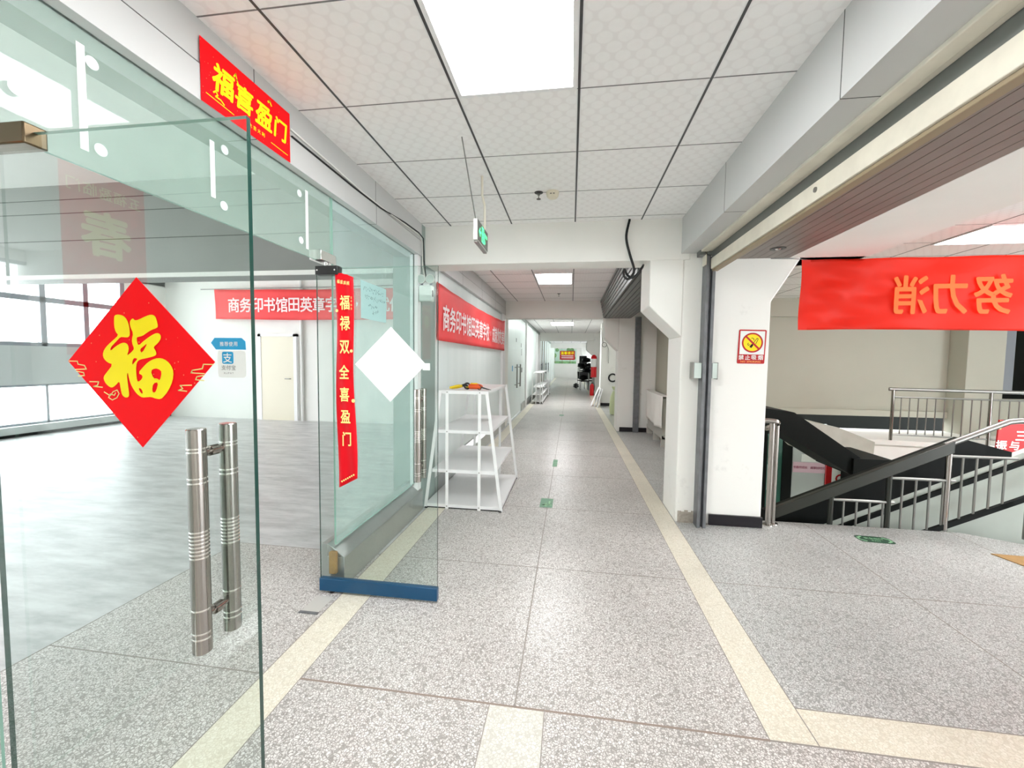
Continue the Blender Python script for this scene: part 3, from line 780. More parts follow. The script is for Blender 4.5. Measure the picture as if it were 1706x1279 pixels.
# brown tape block at the foot of the fixed glass, and the floor spring plates
tag(MB().box(-1.53, -1.482, 2.41, 2.438, 0.10, 0.245).build('corner_guard', 'cardboard', bevel=0.004), 'brown corner guard taped to the foot of the fixed glass', 'corner guard')
fs = empty('floor_spring', (-1.49, 2.25, 0.0)); tag(fs, 'steel floor spring cover plate set in the floor by the far door leaf', 'floor plate')
MB().box(-0.065, 0.045, -0.085, 0.075, 0.0006, 0.004).build('cover_plate', 'floor_plate', fs, bevel=0.001)
MB().box(-0.07, 0.05, -0.105, -0.087, 0.0006, 0.006).build('edge_strip', 'galv', fs)

# ================================================================ PAPERS ON THE DOORS
# red diamond with the big gold character
fy = 0.8825
fu = empty('fortune_diamond', (-1.06, fy, 1.484)); tag(fu, 'red paper diamond with one large gold character on the near glass door', 'decoration')
hw = 0.211
MB().prism([(-hw, 0), (0.0, -0.214), (hw, 0.003), (0.0, 0.208)], 'y', 0.0, -0.0008).build('paper', 'red_paper', fu, smooth=False)
def fm(px, py): return ((px/7.52+170-242.3)*0.001742, -0.0022, -((py/7.52+510-602)*0.001505)+0.003)
outer = [(262,128),(320,120),(380,140),(420,190),(443,270),(447,370),(425,403),(385,403),(328,395),(270,455),(195,530),(192,575),(260,515),(340,470),(390,470),(420,500),(424,560),(398,628),(440,598),(480,560),(490,535),(470,480),(468,430),(487,352),(460,290),(448,230),(460,190),(490,166),(515,195),(560,186),(650,142),(720,122),(765,140),(782,190),(797,268),(780,287),(710,312),(650,350),(600,385),(545,397),(529,405),(530,450),(545,507),(620,440),(720,370),(780,345),(820,362),(828,410),(790,470),(728,520),(755,560),(767,605),(740,630),(650,655),(560,674),(525,700),(508,750),(505,850),(512,935),(530,952),(575,915),(584,872),(528,842),(600,760),(660,702),(740,660),(820,652),(890,685),(940,745),(966,820),(950,930),(900,1040),(850,1110),(800,1160),(740,1157),(680,1135),(620,1142),(570,1147),(520,1120),(470,1060),(430,980),(410,900),(400,832),(388,880),(398,1000),(408,1110),(395,1150),(350,1152),(315,1120),(302,1040),(290,945),(240,1002),(190,1037),(140,1010),(100,960),(88,900),(130,845),(217,740),(150,718),(105,672),(92,622),(110,560),(160,500),(230,440),(303,376),(270,340),(252,270),(254,180)]
holes = [[(487,655),(530,665),(500,700),(458,747),(465,690)], [(560,552),(610,510),(662,468),(585,602)], [(685,810),(740,780),(790,790),(822,825),(795,932),(765,905),(715,905)], [(710,965),(775,950),(745,1060),(715,1085),(693,1060)], [(526,1023),(570,1045),(578,1105),(545,1080)]]
mb = MB(); filled(mb, [smooth_loop(outer, 1)] + [smooth_loop(h, 1) for h in holes], fm)
mb.build('character', 'gold', fu, smooth=False)
orn = MB()
def cl(px, py): return (px, py)
def fm2(px, py): return ((px-242.3)*0.001742, -0.0020, -((py-602)*0.001505)+0.003)
for L in ([(124,604),(138,604),(139,609),(150,611),(153,617),(134,618)], [(136,621),(148,623),(149,628),(139,629)], [(158,638),(173,638),(171,644),(164,646),(179,647)],
          [(361,606),(346,606),(344,613),(328,616),(326,620),(347,621)], [(345,624),(335,626),(333,631),(346,632)], [(326,640),(308,641),(312,646),(305,649),(318,650)]):
    ribbon(orn, L, 1.7, fm2)
ribbon(orn, [(182,655),(192,661),(197,654),(204,651),(207,657),(203,664),(195,668),(189,664),(192,658),(199,660),(201,656)], 1.5, fm2)
orn.build('cloud_motif', 'pale_gold', fu, smooth=False)
# payment sticker
ps = empty('payment_sticker', (-0.812, fy, 1.495)); tag(ps, 'white and blue payment sticker by the near glass door edge', 'sticker')
MB().prism(rounded([(-0.03, -0.045), (0.046, -0.045), (0.046, 0.02), (-0.03, 0.02)], 0.01), 'y', 0, -0.0006).build('card', 'white_paper', ps, smooth=False)
MB().prism([(-0.046, 0.038), (-0.036, 0.050), (0.036, 0.050), (0.046, 0.042), (0.047, 0.022), (-0.033, 0.022)], 'y', -0.0007, -0.0014).build('blue_tab', 'sticker_blue', ps, smooth=False)
MB().prism(rounded([(-0.017, -0.012), (0.013, -0.012), (0.013, 0.017), (-0.017, 0.017)], 0.005), 'y', -0.0007, -0.0014).build('logo', 'sticker_blue', ps, smooth=False)
mb = MB(); line_text(mb, '推荐使用', (0.002, -0.002, 0.0355), X, Z, 0.0115, 0.0122, 0.01)
put(mb, '支', (-0.002, -0.002, 0.0025), X, Z, 0.025, 0.012)
mb.build('white_lettering', 'white_paper', ps, smooth=False)
mb = MB(); line_text(mb, '支付宝', (0.0, -0.0015, -0.021), X, Z, 0.0125, 0.0132, 0.0); latin_text(mb, 'ALIPAY', (0.0, -0.0015, -0.034), X, Z, 0.006, 0.3, 0.0)
mb.build('grey_lettering', 'ink_grey', ps, smooth=False)

# white back of a second paper diamond, on the far leaf
wd = empty('fortune_diamond', (-1.086, 2.3715, 1.465)); tag(wd, 'blank white back of a paper diamond on the far glass door', 'decoration')
MB().prism([(-0.228, 0), (0, -0.226), (0.226, 0.004), (0.006, 0.228)], 'y', -0.001, 0.001).build('paper', 'white_paper', wd, smooth=False)
mb = MB().prism([(-0.226, 0), (0, -0.224), (0.224, 0.004), (0.006, 0.226)], 'y', 0.0012, 0.0018); mb.build('printed_face', 'red_deep', wd, smooth=False)
for z in (0.0,): MB().box(0.205, 0.252, -0.002, -0.0012, -0.03, 0.012).build('tape', 'dust_film', wd)

# long couplet on the far leaf, hanging a little wavy
cp = empty('couplet_scroll', (-1.37, 2.366, 0.0)); tag(cp, 'long narrow red paper couplet with gold characters on the far glass door', 'decoration')
def cw(z): return 0.006*math.sin((z-0.7)*5.2) - 0.012*(1.35-z)*(-1 if z > 1.35 else -1)*0.0
def cx0(z):
    t = (2.02-z)/1.33
    return -0.062 + 0.006*math.sin(t*9) + 0.010*max(0, t-0.45)
def cwid(z):
    t = (2.02-z)/1.33
    return 0.112 + 0.012*t
def cyw(u, z): return -0.006*math.sin(z*6.0+u*9) - 0.004*abs(u)*10*0.1
vs, fs = [], []; NZ, NU = 44, 6
for i in range(NZ+1):
    for j in range(NU+1):
        u = j/NU; zt = 2.022 - 0.028*u*u - 0.004*abs(math.sin(u*9)); zb = 0.690 + 0.066*u
        z = zt + (zb-zt)*i/NZ
        vs.append((cx0(z)+cwid(z)*u, cyw(u-0.5, z), z))
for i in range(NZ):
    for j in range(NU):
        a = i*(NU+1)+j; fs.append((a, a+1, a+NU+2, a+NU+1))
sh = MB().add(vs, fs).build('paper', 'red_deep', cp); sm = sh.modifiers.new('solid', 'SOLIDIFY'); sm.thickness = 0.0006
mb = MB()
for ch, py in zip('福禄双全喜盈门', (506, 542, 584, 628, 668, 708, 748)):
    z = 1.5 + (600.5-py)*0.003462 + 0.012; xc = cx0(z)+cwid(z)*0.5
    put(mb, ch, (xc, -0.0095, z), X, Z, 0.092, 0.022, sx=0.72)
for i, ch in enumerate('福星高照'): put(mb, ch, (-0.040+0.021*i, -0.0095, 1.966-0.004*i), X, Z, 0.024, 0.015, sx=0.8)
for i in range(4): put(mb, '吉祥如意'[i], (0.043, -0.0095, 1.868-0.022*i), X, Z, 0.016, 0.0, sx=0.7)
mb.build('gold_lettering', 'pale_gold', cp, smooth=False)
om = MB()
for (x, z, r) in ((-0.052, 1.79, 0.009), (0.04, 1.545, 0.010), (0.05, 1.24, 0.012)):
    om.lathe([(r, 0), (r*0.9, -0.0006)], (x, -0.0088, z), 'y', 8)
for i in range(7): om.lathe([(0.006, 0), (0.005, -0.0005)], (-0.03+0.013*i, -0.0088, 0.733+0.0075*i), 'y', 6)
om.build('ornaments', 'pale_gold', cp, smooth=False)

# matching couplet beside the near leaf (it shows as a mirror image in the leaf)
c2 = empty('couplet_scroll', (-1.4925, 0.613, 0)); tag(c2, 'red paper couplet with a large gold character on the near side light', 'decoration')
MB().box(0, 0.0008, -0.122, 0.122, 1.50, 2.072).build('paper', 'red_deep', c2)
mb = MB(); put(mb, '春', (0.002, 0.0, 1.885), Y, Z, 0.15, 0.03)
for i, ch in enumerate('五福盈临门'): put(mb, ch, (0.002, -0.088+0.044*i, 2.015), Y, Z, 0.042, 0.01)
mb.build('gold_lettering', 'pale_gold', c2, smooth=False)

# handwritten notice on the fixed glass
nt_ = empty('notice', (-1.492, 2.985, 1.925)); tag(nt_, 'pale blue handwritten notice taped to the fixed glass beside the doors', 'notice')
MB().box(0, 0.001, -0.205, 0.2, -0.135, 0.135).build('sheet', 'blue_paper', nt_)
mb = MB()
for (z, y0, y1) in ((0.085, -0.16, 0.15), (0.025, -0.15, 0.17), (-0.03, -0.10, 0.04), (-0.075, -0.04, 0.05)):
    y = y0
    while y < y1:
        h = random.uniform(0.012, 0.03)
        for k in range(3):
            a = (y+random.uniform(0, 0.016), z+random.uniform(-h, h)*0.6); b = (a[0]+random.uniform(-0.012, 0.014), a[1]+random.uniform(-h, h)*0.7)
            ribbon(mb, [a, b], 0.003, lambda p, q: (0.0018, p, q))
        y += 0.026
mb.build('handwriting', 'ink', nt_, smooth=False)

# red horizontal scroll above the doors
hs = empty('door_scroll', (-1.4445, 1.728, 2.615)); tag(hs, 'red paper scroll with four large gold characters on the fascia above the glass doors', 'decoration')
MB().box(0, 0.001, -0.257, 0.257, -0.119, 0.122).build('paper', 'red_paper', hs)
mb = MB()
for ch, y, z, s, sh_ in (('福', -0.150, 0.015, 0.118, 0.12), ('喜', -0.040, 0.012, 0.112, 0.12), ('盈', 0.078, 0.008, 0.118, 0.10), ('门', 0.187, 0.006, 0.105, 0.12)):
    put(mb, ch, (0.0022, y, z), Y, Z, s, 0.034, sx=0.92, shear=sh_)
line_text(mb, '大吉大利', (0.0022, 0.03, -0.078), Y, Z, 0.020, 0.026, 0.012)
fmap = lambda p, q: (0.002, p, q)
ribbon(mb, [(-0.235, -0.078), (-0.10, -0.086)], 0.003, fmap); ribbon(mb, [(0.12, -0.088), (0.235, -0.092)], 0.003, fmap)
ribbon(mb, [(-0.20, -0.055), (-0.19, -0.045), (-0.18, -0.055), (-0.19, -0.066), (-0.165, -0.066), (-0.15, -0.075)], 0.006, fmap)
ribbon(mb, [(-0.095, 0.075), (-0.085, 0.09), (-0.08, 0.07), (-0.07, 0.052)], 0.007, fmap); ribbon(mb, [(0.105, 0.09), (0.115, 0.10), (0.125, 0.085)], 0.009, fmap)
mb.build('gold_lettering', 'gold', hs, smooth=False)

# ================================================================ BANNERS
def cloth_sheet(w, h, nu, nv, f):
    vs, fs = [], []
    for i in range(nv+1):
        for j in range(nu+1):
            vs.append(f(j/nu, i/nv))
    for i in range(nv):
        for j in range(nu):
            a = i*(nu+1)+j; fs.append((a, a+1, a+nu+2, a+nu+1))
    return vs, fs
SLOGAN = '商务印书馆田英章字校,成就你的美'
# corridor banner on the shopfront
bn = empty('banner', (-1.435, 4.30, 0)); tag(bn, 'red cloth banner with white characters across the frosted shopfront, in the corridor', 'banner')
def bz(u): return 2.33 - 0.045*math.sin(PI*u)*(1-0.3*u) + (0.02 if u > 0.95 else 0)
f = lambda u, v: (0.010*math.sin(u*40+v*3)*(0.4+0.6*math.sin(PI*v)) , 4.56*u, bz(u) + (1.71-bz(u))*v)
vs, fs = cloth_sheet(1, 1, 60, 10, f); o = MB().add(vs, fs).build('cloth', 'banner', bn); o.modifiers.new('s', 'SOLIDIFY').thickness = 0.0015
mb = MB(); n = len(SLOGAN)
for i, ch in enumerate(SLOGAN): put(mb, ch, (0.013, 0.16+4.22*(i+0.5)/n, 1.975), Y, Z, 0.31, 0.022, sx=0.86)
mb.build('lettering', 'banner_text', bn, smooth=False)
# the same slogan on the far wall of the room
b2 = empty('banner', (-8.5, 8.86, 0)); tag(b2, 'red cloth banner with pale characters on the far wall inside the empty room', 'banner')
f = lambda u, v: (5.6*u, 0.03*math.sin(u*17+v*2), 3.11 - 0.03*math.sin(PI*u) + (-0.70)*v)
vs, fs = cloth_sheet(1, 1, 50, 8, f); o = MB().add(vs, fs).build('cloth', 'banner', b2); o.modifiers.new('s', 'SOLIDIFY').thickness = 0.002
mb = MB()
for i, ch in enumerate(SLOGAN): put(mb, ch, (0.45+5.0*(i+0.3)/n, -0.035, 2.73), X, Z, 0.36, 0.02, sx=0.9)
mb.build('lettering', 'banner_text', b2, smooth=False)
# stair hall banner, seen from behind
m, ntb, bs = nodes_of('banner_back')
bs.inputs['Base Color'].default_value = lin(255, 62, 44); bs.inputs['Roughness'].default_value = 0.55
tl = ntb.nodes.new('ShaderNodeBsdfTranslucent'); tl.inputs[0].default_value = lin(255, 96, 50)
mxs = ntb.nodes.new('ShaderNodeMixShader'); mxs.inputs[0].default_value = 0.55
ntb.links.new(bs.outputs[0], mxs.inputs[1]); ntb.links.new(tl.outputs[0], mxs.inputs[2]); ntb.links.new(mxs.outputs[0], ntb.nodes['Material Output'].inputs[0])
MT['banner_back'] = m
b3 = empty('banner', (1.99, 4.0, 0)); tag(b3, 'red cloth banner seen from behind, hanging over the stair landing', 'banner')
def rf(u, v):
    k = math.exp(-u*7)
    e = min(1, u*14)
    w = e*(0.035*k*math.sin(14*(v-u*3)+1) + 0.010*math.sin(u*30+v*6) + 0.02*k*math.sin(v*22+u*20))
    zt = 2.415 + 0.012*u; zb = 1.802 + 0.006*math.sin(u*9)
    return (3.9*u + 0.006*math.sin(v*6), w, zt + (zb-zt)*v)
vs, fs = cloth_sheet(1, 1, 120, 24, rf); o = MB().add(vs, fs).build('cloth', 'banner_back', b3); o.modifiers.new('s', 'SOLIDIFY').thickness = 0.0012
vs, fs = cloth_sheet(1, 1, 6, 24, lambda u, v: (lambda p: (p[0], p[1]-0.004, p[2]))(rf(u*0.019, v))); MB().add(vs, fs).build('hem', 'banner_back', b3)
mb = MB()
for ch, x in (('消', 0.86), ('力', 1.155), ('努', 1.465)): put(mb, ch, (x, -0.018, 2.10), (-1, 0, 0), Z, 0.34, 0.022, sx=0.86)
mb.build('lettering', 'banner_orange', b3, smooth=False)
MB().tube([(0.02, -0.03, 2.41), (-0.10, -0.02, 2.424), (-0.26, -0.016, 2.428)], 0.003, 6).build('tie_string', 'ink_grey', b3)

# ================================================================ SIGNS
ns = empty('no_smoking_sign', (1.6025, 3.983, 1.6505)); tag(ns, 'no smoking sign with a yellow disc on the white pillar by the stairs', 'sign')
R_ = [(-0.117, -0.152), (0.113, -0.152), (0.122, 0.150), (-0.108, 0.154)]
MB().prism(rounded(R_, 0.012), 'y', 0, -0.002).build('plate', 'sign_red', ns, smooth=False)
MB().prism([(-0.100, -0.068), (0.106, -0.070), (0.110, 0.138), (-0.097, 0.142)], 'y', -0.0021, -0.0028).build('white_field', 'white_paper', ns, smooth=False)
mb = MB()
mb.lathe([(0.089, -0.003), (0.089, -0.0036)], (0.006, 0, 0.036), 'y', 40, 0); mb.lathe([(0.075, -0.0037), (0.075, -0.0042)], (0.006, 0, 0.036), 'y', 40, 1)
fs_ = lambda p, q: (p+0.006, -0.0048, q+0.036)
ribbon(mb, [(-0.012, -0.036), (-0.005, -0.026)], 0.020, fs_, 2); ribbon(mb, [(-0.002, -0.021), (0.006, -0.010)], 0.014, fs_, 2)
ribbon(mb, [(0.008, -0.004), (0.036, 0.038), (0.044, 0.038), (0.046, 0.030), (0.028, -0.010)], 0.005, fs_, 2)
ribbon(mb, [(-0.010, 0.040), (0.0, 0.042), (0.010, 0.034), (0.012, 0.022)], 0.005, fs_, 2); ribbon(mb, [(-0.034, -0.004), (-0.040, -0.014), (-0.034, -0.024), (-0.022, -0.018)], 0.005, fs_, 2)
fs2 = lambda p, q: (p+0.006, -0.0054, q+0.036)
ribbon(mb, [(-0.052, 0.052), (0.052, -0.052)], 0.016, fs2, 0)
mb.build('symbol', ['sign_red', 'sign_yellow', 'black'], ns, smooth=False)
mb = MB(); line_text(mb, '禁止吸烟', (-0.002, -0.003, -0.0965), X, Z, 0.046, 0.054, 0.02); mb.build('white_lettering', 'white_paper', ns, smooth=False)
mb = MB(); latin_text(mb, 'NO SMOKING', (-0.003, -0.003, -0.134), X, Z, 0.021, 0.14, 0.02, sx=1.25); mb.build('orange_lettering', 'sign_orange', ns, smooth=False)

# hanging exit sign
ex = empty('exit_sign', (-0.64, 2.92, 2.378)); tag(ex, 'green running man exit sign hanging on two rods under the ceiling', 'exit sign'); ex.rotation_euler = (0, 0, 0.0)
MB().box(-0.028, 0.0, -0.17, 0.17, -0.069, 0.069).build('housing', 'white_plastic', ex, bevel=0.003)
MB().box(0.0005, 0.003, -0.166, 0.166, -0.066, 0.066).build('face', 'sign_grey', ex)
mb = MB(); fe = lambda p, q: (0.0042, p, q)
ribbon(mb, [(-0.115, 0.0), (-0.075, 0.0)], 0.016, fe); ribbon(mb, [(-0.095, 0.025), (-0.120, 0.0), (-0.095, -0.025)], 0.012, fe)
filled(mb, [[(-0.045, -0.05), (0.025, -0.05), (0.025, 0.055), (-0.045, 0.055)], [(-0.035, -0.042), (0.015, -0.042), (0.015, 0.046), (-0.035, 0.046)]], fe)
mb.lathe([(0.009, 0.0042), (0.009, 0.0046)], (0, -0.012, 0.036), 'x', 12)
ribbon(mb, [(-0.010, 0.022), (-0.004, -0.004)], 0.013, fe); ribbon(mb, [(-0.010, 0.020), (-0.028, 0.012), (-0.030, -0.002)], 0.006, fe); ribbon(mb, [(-0.010, 0.020), (0.008, 0.008), (0.014, 0.016)], 0.006, fe)
ribbon(mb, [(-0.004, -0.006), (-0.020, -0.018), (-0.016, -0.038)], 0.008, fe); ribbon(mb, [(-0.004, -0.006), (0.012, -0.020), (0.024, -0.036)], 0.008, fe)
ribbon(mb, [(0.05, 0.03), (0.05, -0.04)], 0.012, fe)
for i, ch in enumerate('安全出口'): put(mb, ch, (0.0042, 0.055+0.032*(i % 3), 0.022-0.05*(i//3)), Y, Z, 0.03, 0.02)
mb.build('green_symbol', 'green_light', ex, smooth=False)
MB().tube([(-0.02, -0.13, 0.069), (-0.02, -0.50, ZC-2.378)], 0.004, 8).build('rod', 'dull_steel', ex)
MB().tube([(-0.014, 0.13, 0.069), (-0.010, 0.11, 0.25), (-0.012, 0.03, 0.30), (-0.012, 0.02, ZC-2.378)], 0.009, 10).build('rod', 'cream_metal', ex)
MB().box(-0.026, -0.002, -0.155, 0.155, -0.082, -0.0695).build('lower_tray', 'dull_steel', ex)

# ceiling fittings
sd = empty('smoke_detector', (-0.167, 3.27, ZC)); tag(sd, 'round cream smoke detector on the near ceiling', 'smoke detector')
MB().lathe([(0.048, 0.0), (0.050, -0.012), (0.047, -0.022)], (0, 0, 0), 'z', 28).build('base', 'ivory_plastic', sd)
MB().lathe([(0.046, -0.0225), (0.045, -0.034), (0.036, -0.046), (0.016, -0.050)], (0, 0, 0), 'z', 28).build('head', 'ivory_plastic', sd)
MB().box(-0.018, -0.004, -0.0475, -0.044, -0.030, -0.026).box(0.004, 0.018, -0.0475, -0.044, -0.030, -0.026).build('vents', 'black', sd)
def sprinkler(loc, label):
    t = empty('sprinkler', loc); tag(t, label, 'sprinkler', 'corridor sprinklers')
    MB().lathe([(0.034, 0.0), (0.032, -0.004), (0.012, -0.007)], (0, 0, 0), 'z', 20).build('escutcheon', 'black', t)
    MB().lathe([(0.010, -0.007), (0.010, -0.022), (0.004, -0.024), (0.004, -0.046)], (0, 0, 0), 'z', 12).build('body', 'dull_steel', t)
    MB().lathe([(0.004, -0.046), (0.017, -0.049), (0.017, -0.051)], (0, 0, 0), 'z', 14).build('deflector', 'black', t)
sprinkler((-0.275, 3.27, ZC), 'small black ceiling sprinkler beside the cream smoke detector')
sprinkler((-0.26, 8.1, ZC), 'dark ceiling sprinkler before the second cross beam')
sprinkler((-0.30, 19.9, ZC), 'tiny ceiling sprinkler past the third cross beam')

# floor stickers
def floor_sticker(name, x, y, w, l, label, mname, fn):
    t = empty(name, (x, y, 0.0008)); tag(t, label, 'floor sticker', 'green floor stickers')
    MB().box(-w/2, w/2, -l/2, l/2, 0, 0.0006).build('film', mname, t); mb = MB(); fn(mb); mb.build('print', 'green_pale', t, smooth=False)
fa = lambda p, q: (p, q, 0.0012)
def arrow(mb): ribbon(mb, [(0.04, -0.06), (-0.02, -0.06)], 0.03, fa); ribbon(mb, [(0, -0.02), (-0.035, -0.06), (0, -0.10)], 0.022, fa); ribbon(mb, [(0.03, -0.06), (0.03, 0.05)], 0.02, fa)
floor_sticker('floor_sticker', -0.225, 4.29, 0.132, 0.28, 'green square floor sticker on the corridor joint beside the white rack', 'green_sticker', arrow)
def dots(mb):
    for k in range(4): ribbon(mb, [(-0.02, -0.16+0.1*k), (0.02, -0.16+0.1*k)], 0.03, fa)
floor_sticker('floor_sticker', -0.20, 6.02, 0.065, 0.42, 'narrow green floor sticker on the corridor joint beyond the white rack', 'green_sticker', dots)
tag(MB().box(-0.29, -0.17, 11.3, 11.6, 0.0008, 0.0014).build('floor_sticker', 'green_sticker'), 'far small green floor sticker deep in the corridor', 'floor sticker', 'green floor stickers')
es = empty('exit_floor_sticker', (2.617, 3.872, 0.0008)); tag(es, 'dark green exit sticker on the floor at the top of the stairs', 'floor sticker', 'green floor stickers')
es.rotation_euler = (0, 0, -0.06)
MB().prism(rounded([(-0.135, -0.07), (0.135, -0.07), (0.135, 0.07), (-0.135, 0.07)], 0.05), 'z', 0, 0.0006).build('film', 'green_dark', es, smooth=False)
mb = MB()
for sx in (-1, 1): ribbon(mb, [(sx*0.085, 0.045), (sx*0.118, 0.02), (sx*0.118, -0.02), (sx*0.085, -0.045)], 0.018, fa)
line_text(mb, '安全出口', (0, 0.018, 0.0012), X, Y, 0.036, 0.036, 0.015); latin_text(mb, 'EXIT', (0, -0.028, 0.0012), X, Y, 0.030, 0.15, 0.02)
mb.build('print', 'green_pale', es, smooth=False)
tag(MB().prism([(3.36, 3.73), (3.85, 3.70), (3.95, 3.40), (3.42, 3.49)], 'z', 0.0006, 0.006).build('cardboard_sheet', 'cardboard'), 'flat tan cardboard sheet lying on the floor near the stair railing', 'cardboard')

# emergency twin spotlight on the column
el = empty('emergency_light', (-1.39, 3.872, 2.13)); tag(el, 'grey twin head emergency light on the column beside the doors', 'emergency light')
MB().box(-0.065, 0.065, -0.065, 0.010, -0.075, 0.075).build('case', 'milk_plastic', el, bevel=0.008)
for sx in (-1, 1):
    hd = MB().lathe([(0.030, 0.03), (0.042, -0.02), (0.044, -0.03)], (sx*0.045, -0.03, 0.135), 'y', 20).build('lamp_head', 'white_plastic', el)
    MB().lathe([(0.038, -0.031), (0.02, -0.036), (0.002, -0.037)], (sx*0.045, -0.03, 0.135), 'y', 18).build('lens', 'milk_plastic', hd)
    MB().bar((sx*0.04, -0.02, 0.07), (sx*0.045, -0.02, 0.10), 0.02, 0.02).build('bracket', 'alu', el)
MB().box(0.058, 0.0665, -0.05, -0.02, -0.03, 0.03).build('switch_panel', 'black', el)

# cables
tag(MB().tube([(-1.446, 1.99, 2.668), (-1.443, 2.35, 2.655), (-1.443, 2.7, 2.640), (-1.443, 3.1, 2.646), (-1.443, 3.5, 2.662), (-1.444, 3.80, 2.672), (-1.442, 3.875, 2.62), (-1.442, 3.878, 2.40), (-1.41, 3.87, 2.26)], 0.005, 8).build('cable', 'white_plastic'),
    'thin white cable running along the fascia from the red scroll to the emergency light', 'cable')
tag(MB().tube([(-1.4435, 2.0, 2.634), (-1.443, 2.6, 2.628), (-1.443, 3.0, 2.634), (-1.443, 3.45, 2.676), (-1.443, 3.78, 2.690), (-1.43, 3.872, 2.66), (-1.425, 3.872, 2.45), (-1.40, 3.87, 2.27)], 0.0055, 8).build('cable', 'black_rubber'),
    'thin black cable running along the fold of the left fascia', 'cable')
def spline(P, k=8):
    out = []; P = [Vector(p) for p in P]; Q = [P[0]*2-P[1]] + P + [P[-1]*2-P[-2]]
    for i in range(1, len(Q)-2):
        for j in range(k):
            t = j/k; a, b, c, d = Q[i-1:i+3]
            out.append(0.5*((2*b)+(c-a)*t+(2*a-5*b+4*c-d)*t*t+(3*b-a-3*c+d)*t**3))
    return out + [P[-1]]
tag(MB().tube(spline([(0.504, 3.95, 2.80), (0.480, 3.95, 2.68), (0.483, 3.95, 2.60), (0.515, 3.95, 2.48), (0.553, 3.952, 2.36), (0.547, 3.955, 2.30), (0.515, 3.955, 2.265), (0.478, 3.955, 2.275), (0.462, 3.955, 2.32), (0.470, 3.96, 2.355)]), 0.011, 10).tube(spline([(0.47, 3.96, 2.355), (0.50, 3.963, 2.30), (0.54, 3.960, 2.275), (0.59, 3.960, 2.31), (0.63, 3.97, 2.37), (0.66, 4.1, 2.418)]), 0.011, 10).build('cable', 'black_rubber'),
    'thick black cable hanging in a loop from the ceiling in front of the first beam', 'cable')

# ================================================================ WHITE A-FRAME RACKS
def rack(loc, label, hw=(0.39, 0.32, 0.278, 0.234), hz=(0.045, 0.40, 0.80, 1.195), L=1.18, posts=(-0.165, 0.165)):
    t = empty('display_rack', loc); tag(t, label, 'rack', 'white metal display racks')
    for k, (w, z) in enumerate(zip(hw, hz)):
        mb = MB().box(-w+0.012, w-0.012, 0.02, L-0.02, z-0.004, z)
        mb.box(-w, w, -0.002, 0.004, z-0.032, z).box(-w, w, L-0.004, L+0.002, z-0.032, z)
        mb.box(-w, -w+0.004, 0, L, z-0.028, z).box(w-0.004, w, 0, L, z-0.028, z)
        mb.box(-w+0.003, w-0.003, 0.003, L-0.003, z-0.005, z-0.001)
        mb.build('shelf', 'white_metal', t)
    H = hz[-1]
    for y in (-0.008, L+0.008):
        for s in (-1, 1):
            MB().bar((s*hw[0], y, 0.0), (s*hw[-1], y, H), 0.03, 0.012, upv=(0, 1, 0)).build('sloping_leg', 'white_metal', t)
        for x in posts:
            p = MB().bar((x, y, 0.0), (x, y, H), 0.030, 0.010, upv=(0, 1, 0)).build('upright', 'white_metal', t)
            for z in hz: MB().lathe([(0.006, 0), (0.005, -0.004)], (x, y-0.006, z-0.016), 'y', 10).build('bolt', 'dull_steel', p)
        for x in (-hw[0]+0.01, hw[0]-0.01): MB().box(x-0.014, x+0.014, y-0.012, y+0.012, 0, 0.012).build('foot', 'black_rubber', t)
    MB().box(-hw[0]+0.01, hw[0]-0.01, 0.004, 0.012, 0.0, 0.012).box(hw[0]-0.012, hw[0]-0.004, 0.02, L-0.02, 0.0, 0.014).build('kick_strip', 'black_rubber', t)
    return t
rack((-1.045, 3.95, 0), 'white four-tier A-frame metal rack with tools on top, by the doors')
rack((-1.14, 14.3, 0), 'second white metal rack further down the corridor by the frosted glass', hw=(0.19, 0.18, 0.17, 0.16), L=3.6, posts=(-0.05, 0.1), hz=(0.10, 0.34, 0.60, 1.10))
rack((-1.05, 17.98, 0), 'low white metal rack behind the far corridor rack', hw=(0.12, 0.11, 0.10, 0.09), L=1.1, posts=(-0.03, 0.05), hz=(0.10, 0.28, 0.46, 0.64))

# hand tools on top of the near rack
zt = 1.197
t = empty('pliers', (-1.12, 4.06, zt)); tag(t, 'yellow handled pliers lying at the left of the rack top', 'tool', 'hand tools on the rack')
MB().tube(spline([(-0.10, 0.0, 0.018), (-0.05, 0.012, 0.030), (0.0, 0.01, 0.040), (0.035, 0.0, 0.042)]), [0.012]*9+[0.014]*8+[0.011]*8, 10).build('handle', 'yellow_plastic', t)
MB().tube(spline([(-0.09, 0.03, 0.014), (-0.04, 0.05, 0.018), (0.01, 0.035, 0.03), (0.04, 0.02, 0.04)]), 0.011, 10).build('handle', 'yellow_plastic', t)
MB().tube([(0.03, 0.008, 0.042), (0.06, 0.006, 0.05), (0.09, 0.0, 0.04)], [0.014, 0.016, 0.006], 10).build('jaws', 'black', t)
t = empty('tape_roll', (-1.042, 4.08, zt)); tag(t, 'roll of dark tape standing among the tools on the rack top', 'tape', 'hand tools on the rack')
MB().tube([(0.0, 0.026*math.cos(a), 0.036+0.026*math.sin(a)) if False else (0.028*math.cos(a), 0, 0.038+0.028*math.sin(a)) for a in [2*PI*i/24 for i in range(24)]], 0.009, 8, closed=True).build('roll', 'black', t)
t = empty('power_tool', (-0.955, 4.08, zt)); tag(t, 'orange and yellow power tool lying on the rack top', 'tool', 'hand tools on the rack')
MB().lathe([(0.018, -0.07), (0.027, -0.055), (0.029, 0.03), (0.020, 0.06), (0.008, 0.075)], (0, 0, 0.034), 'x', 18).build('body', 'orange_plastic', t)
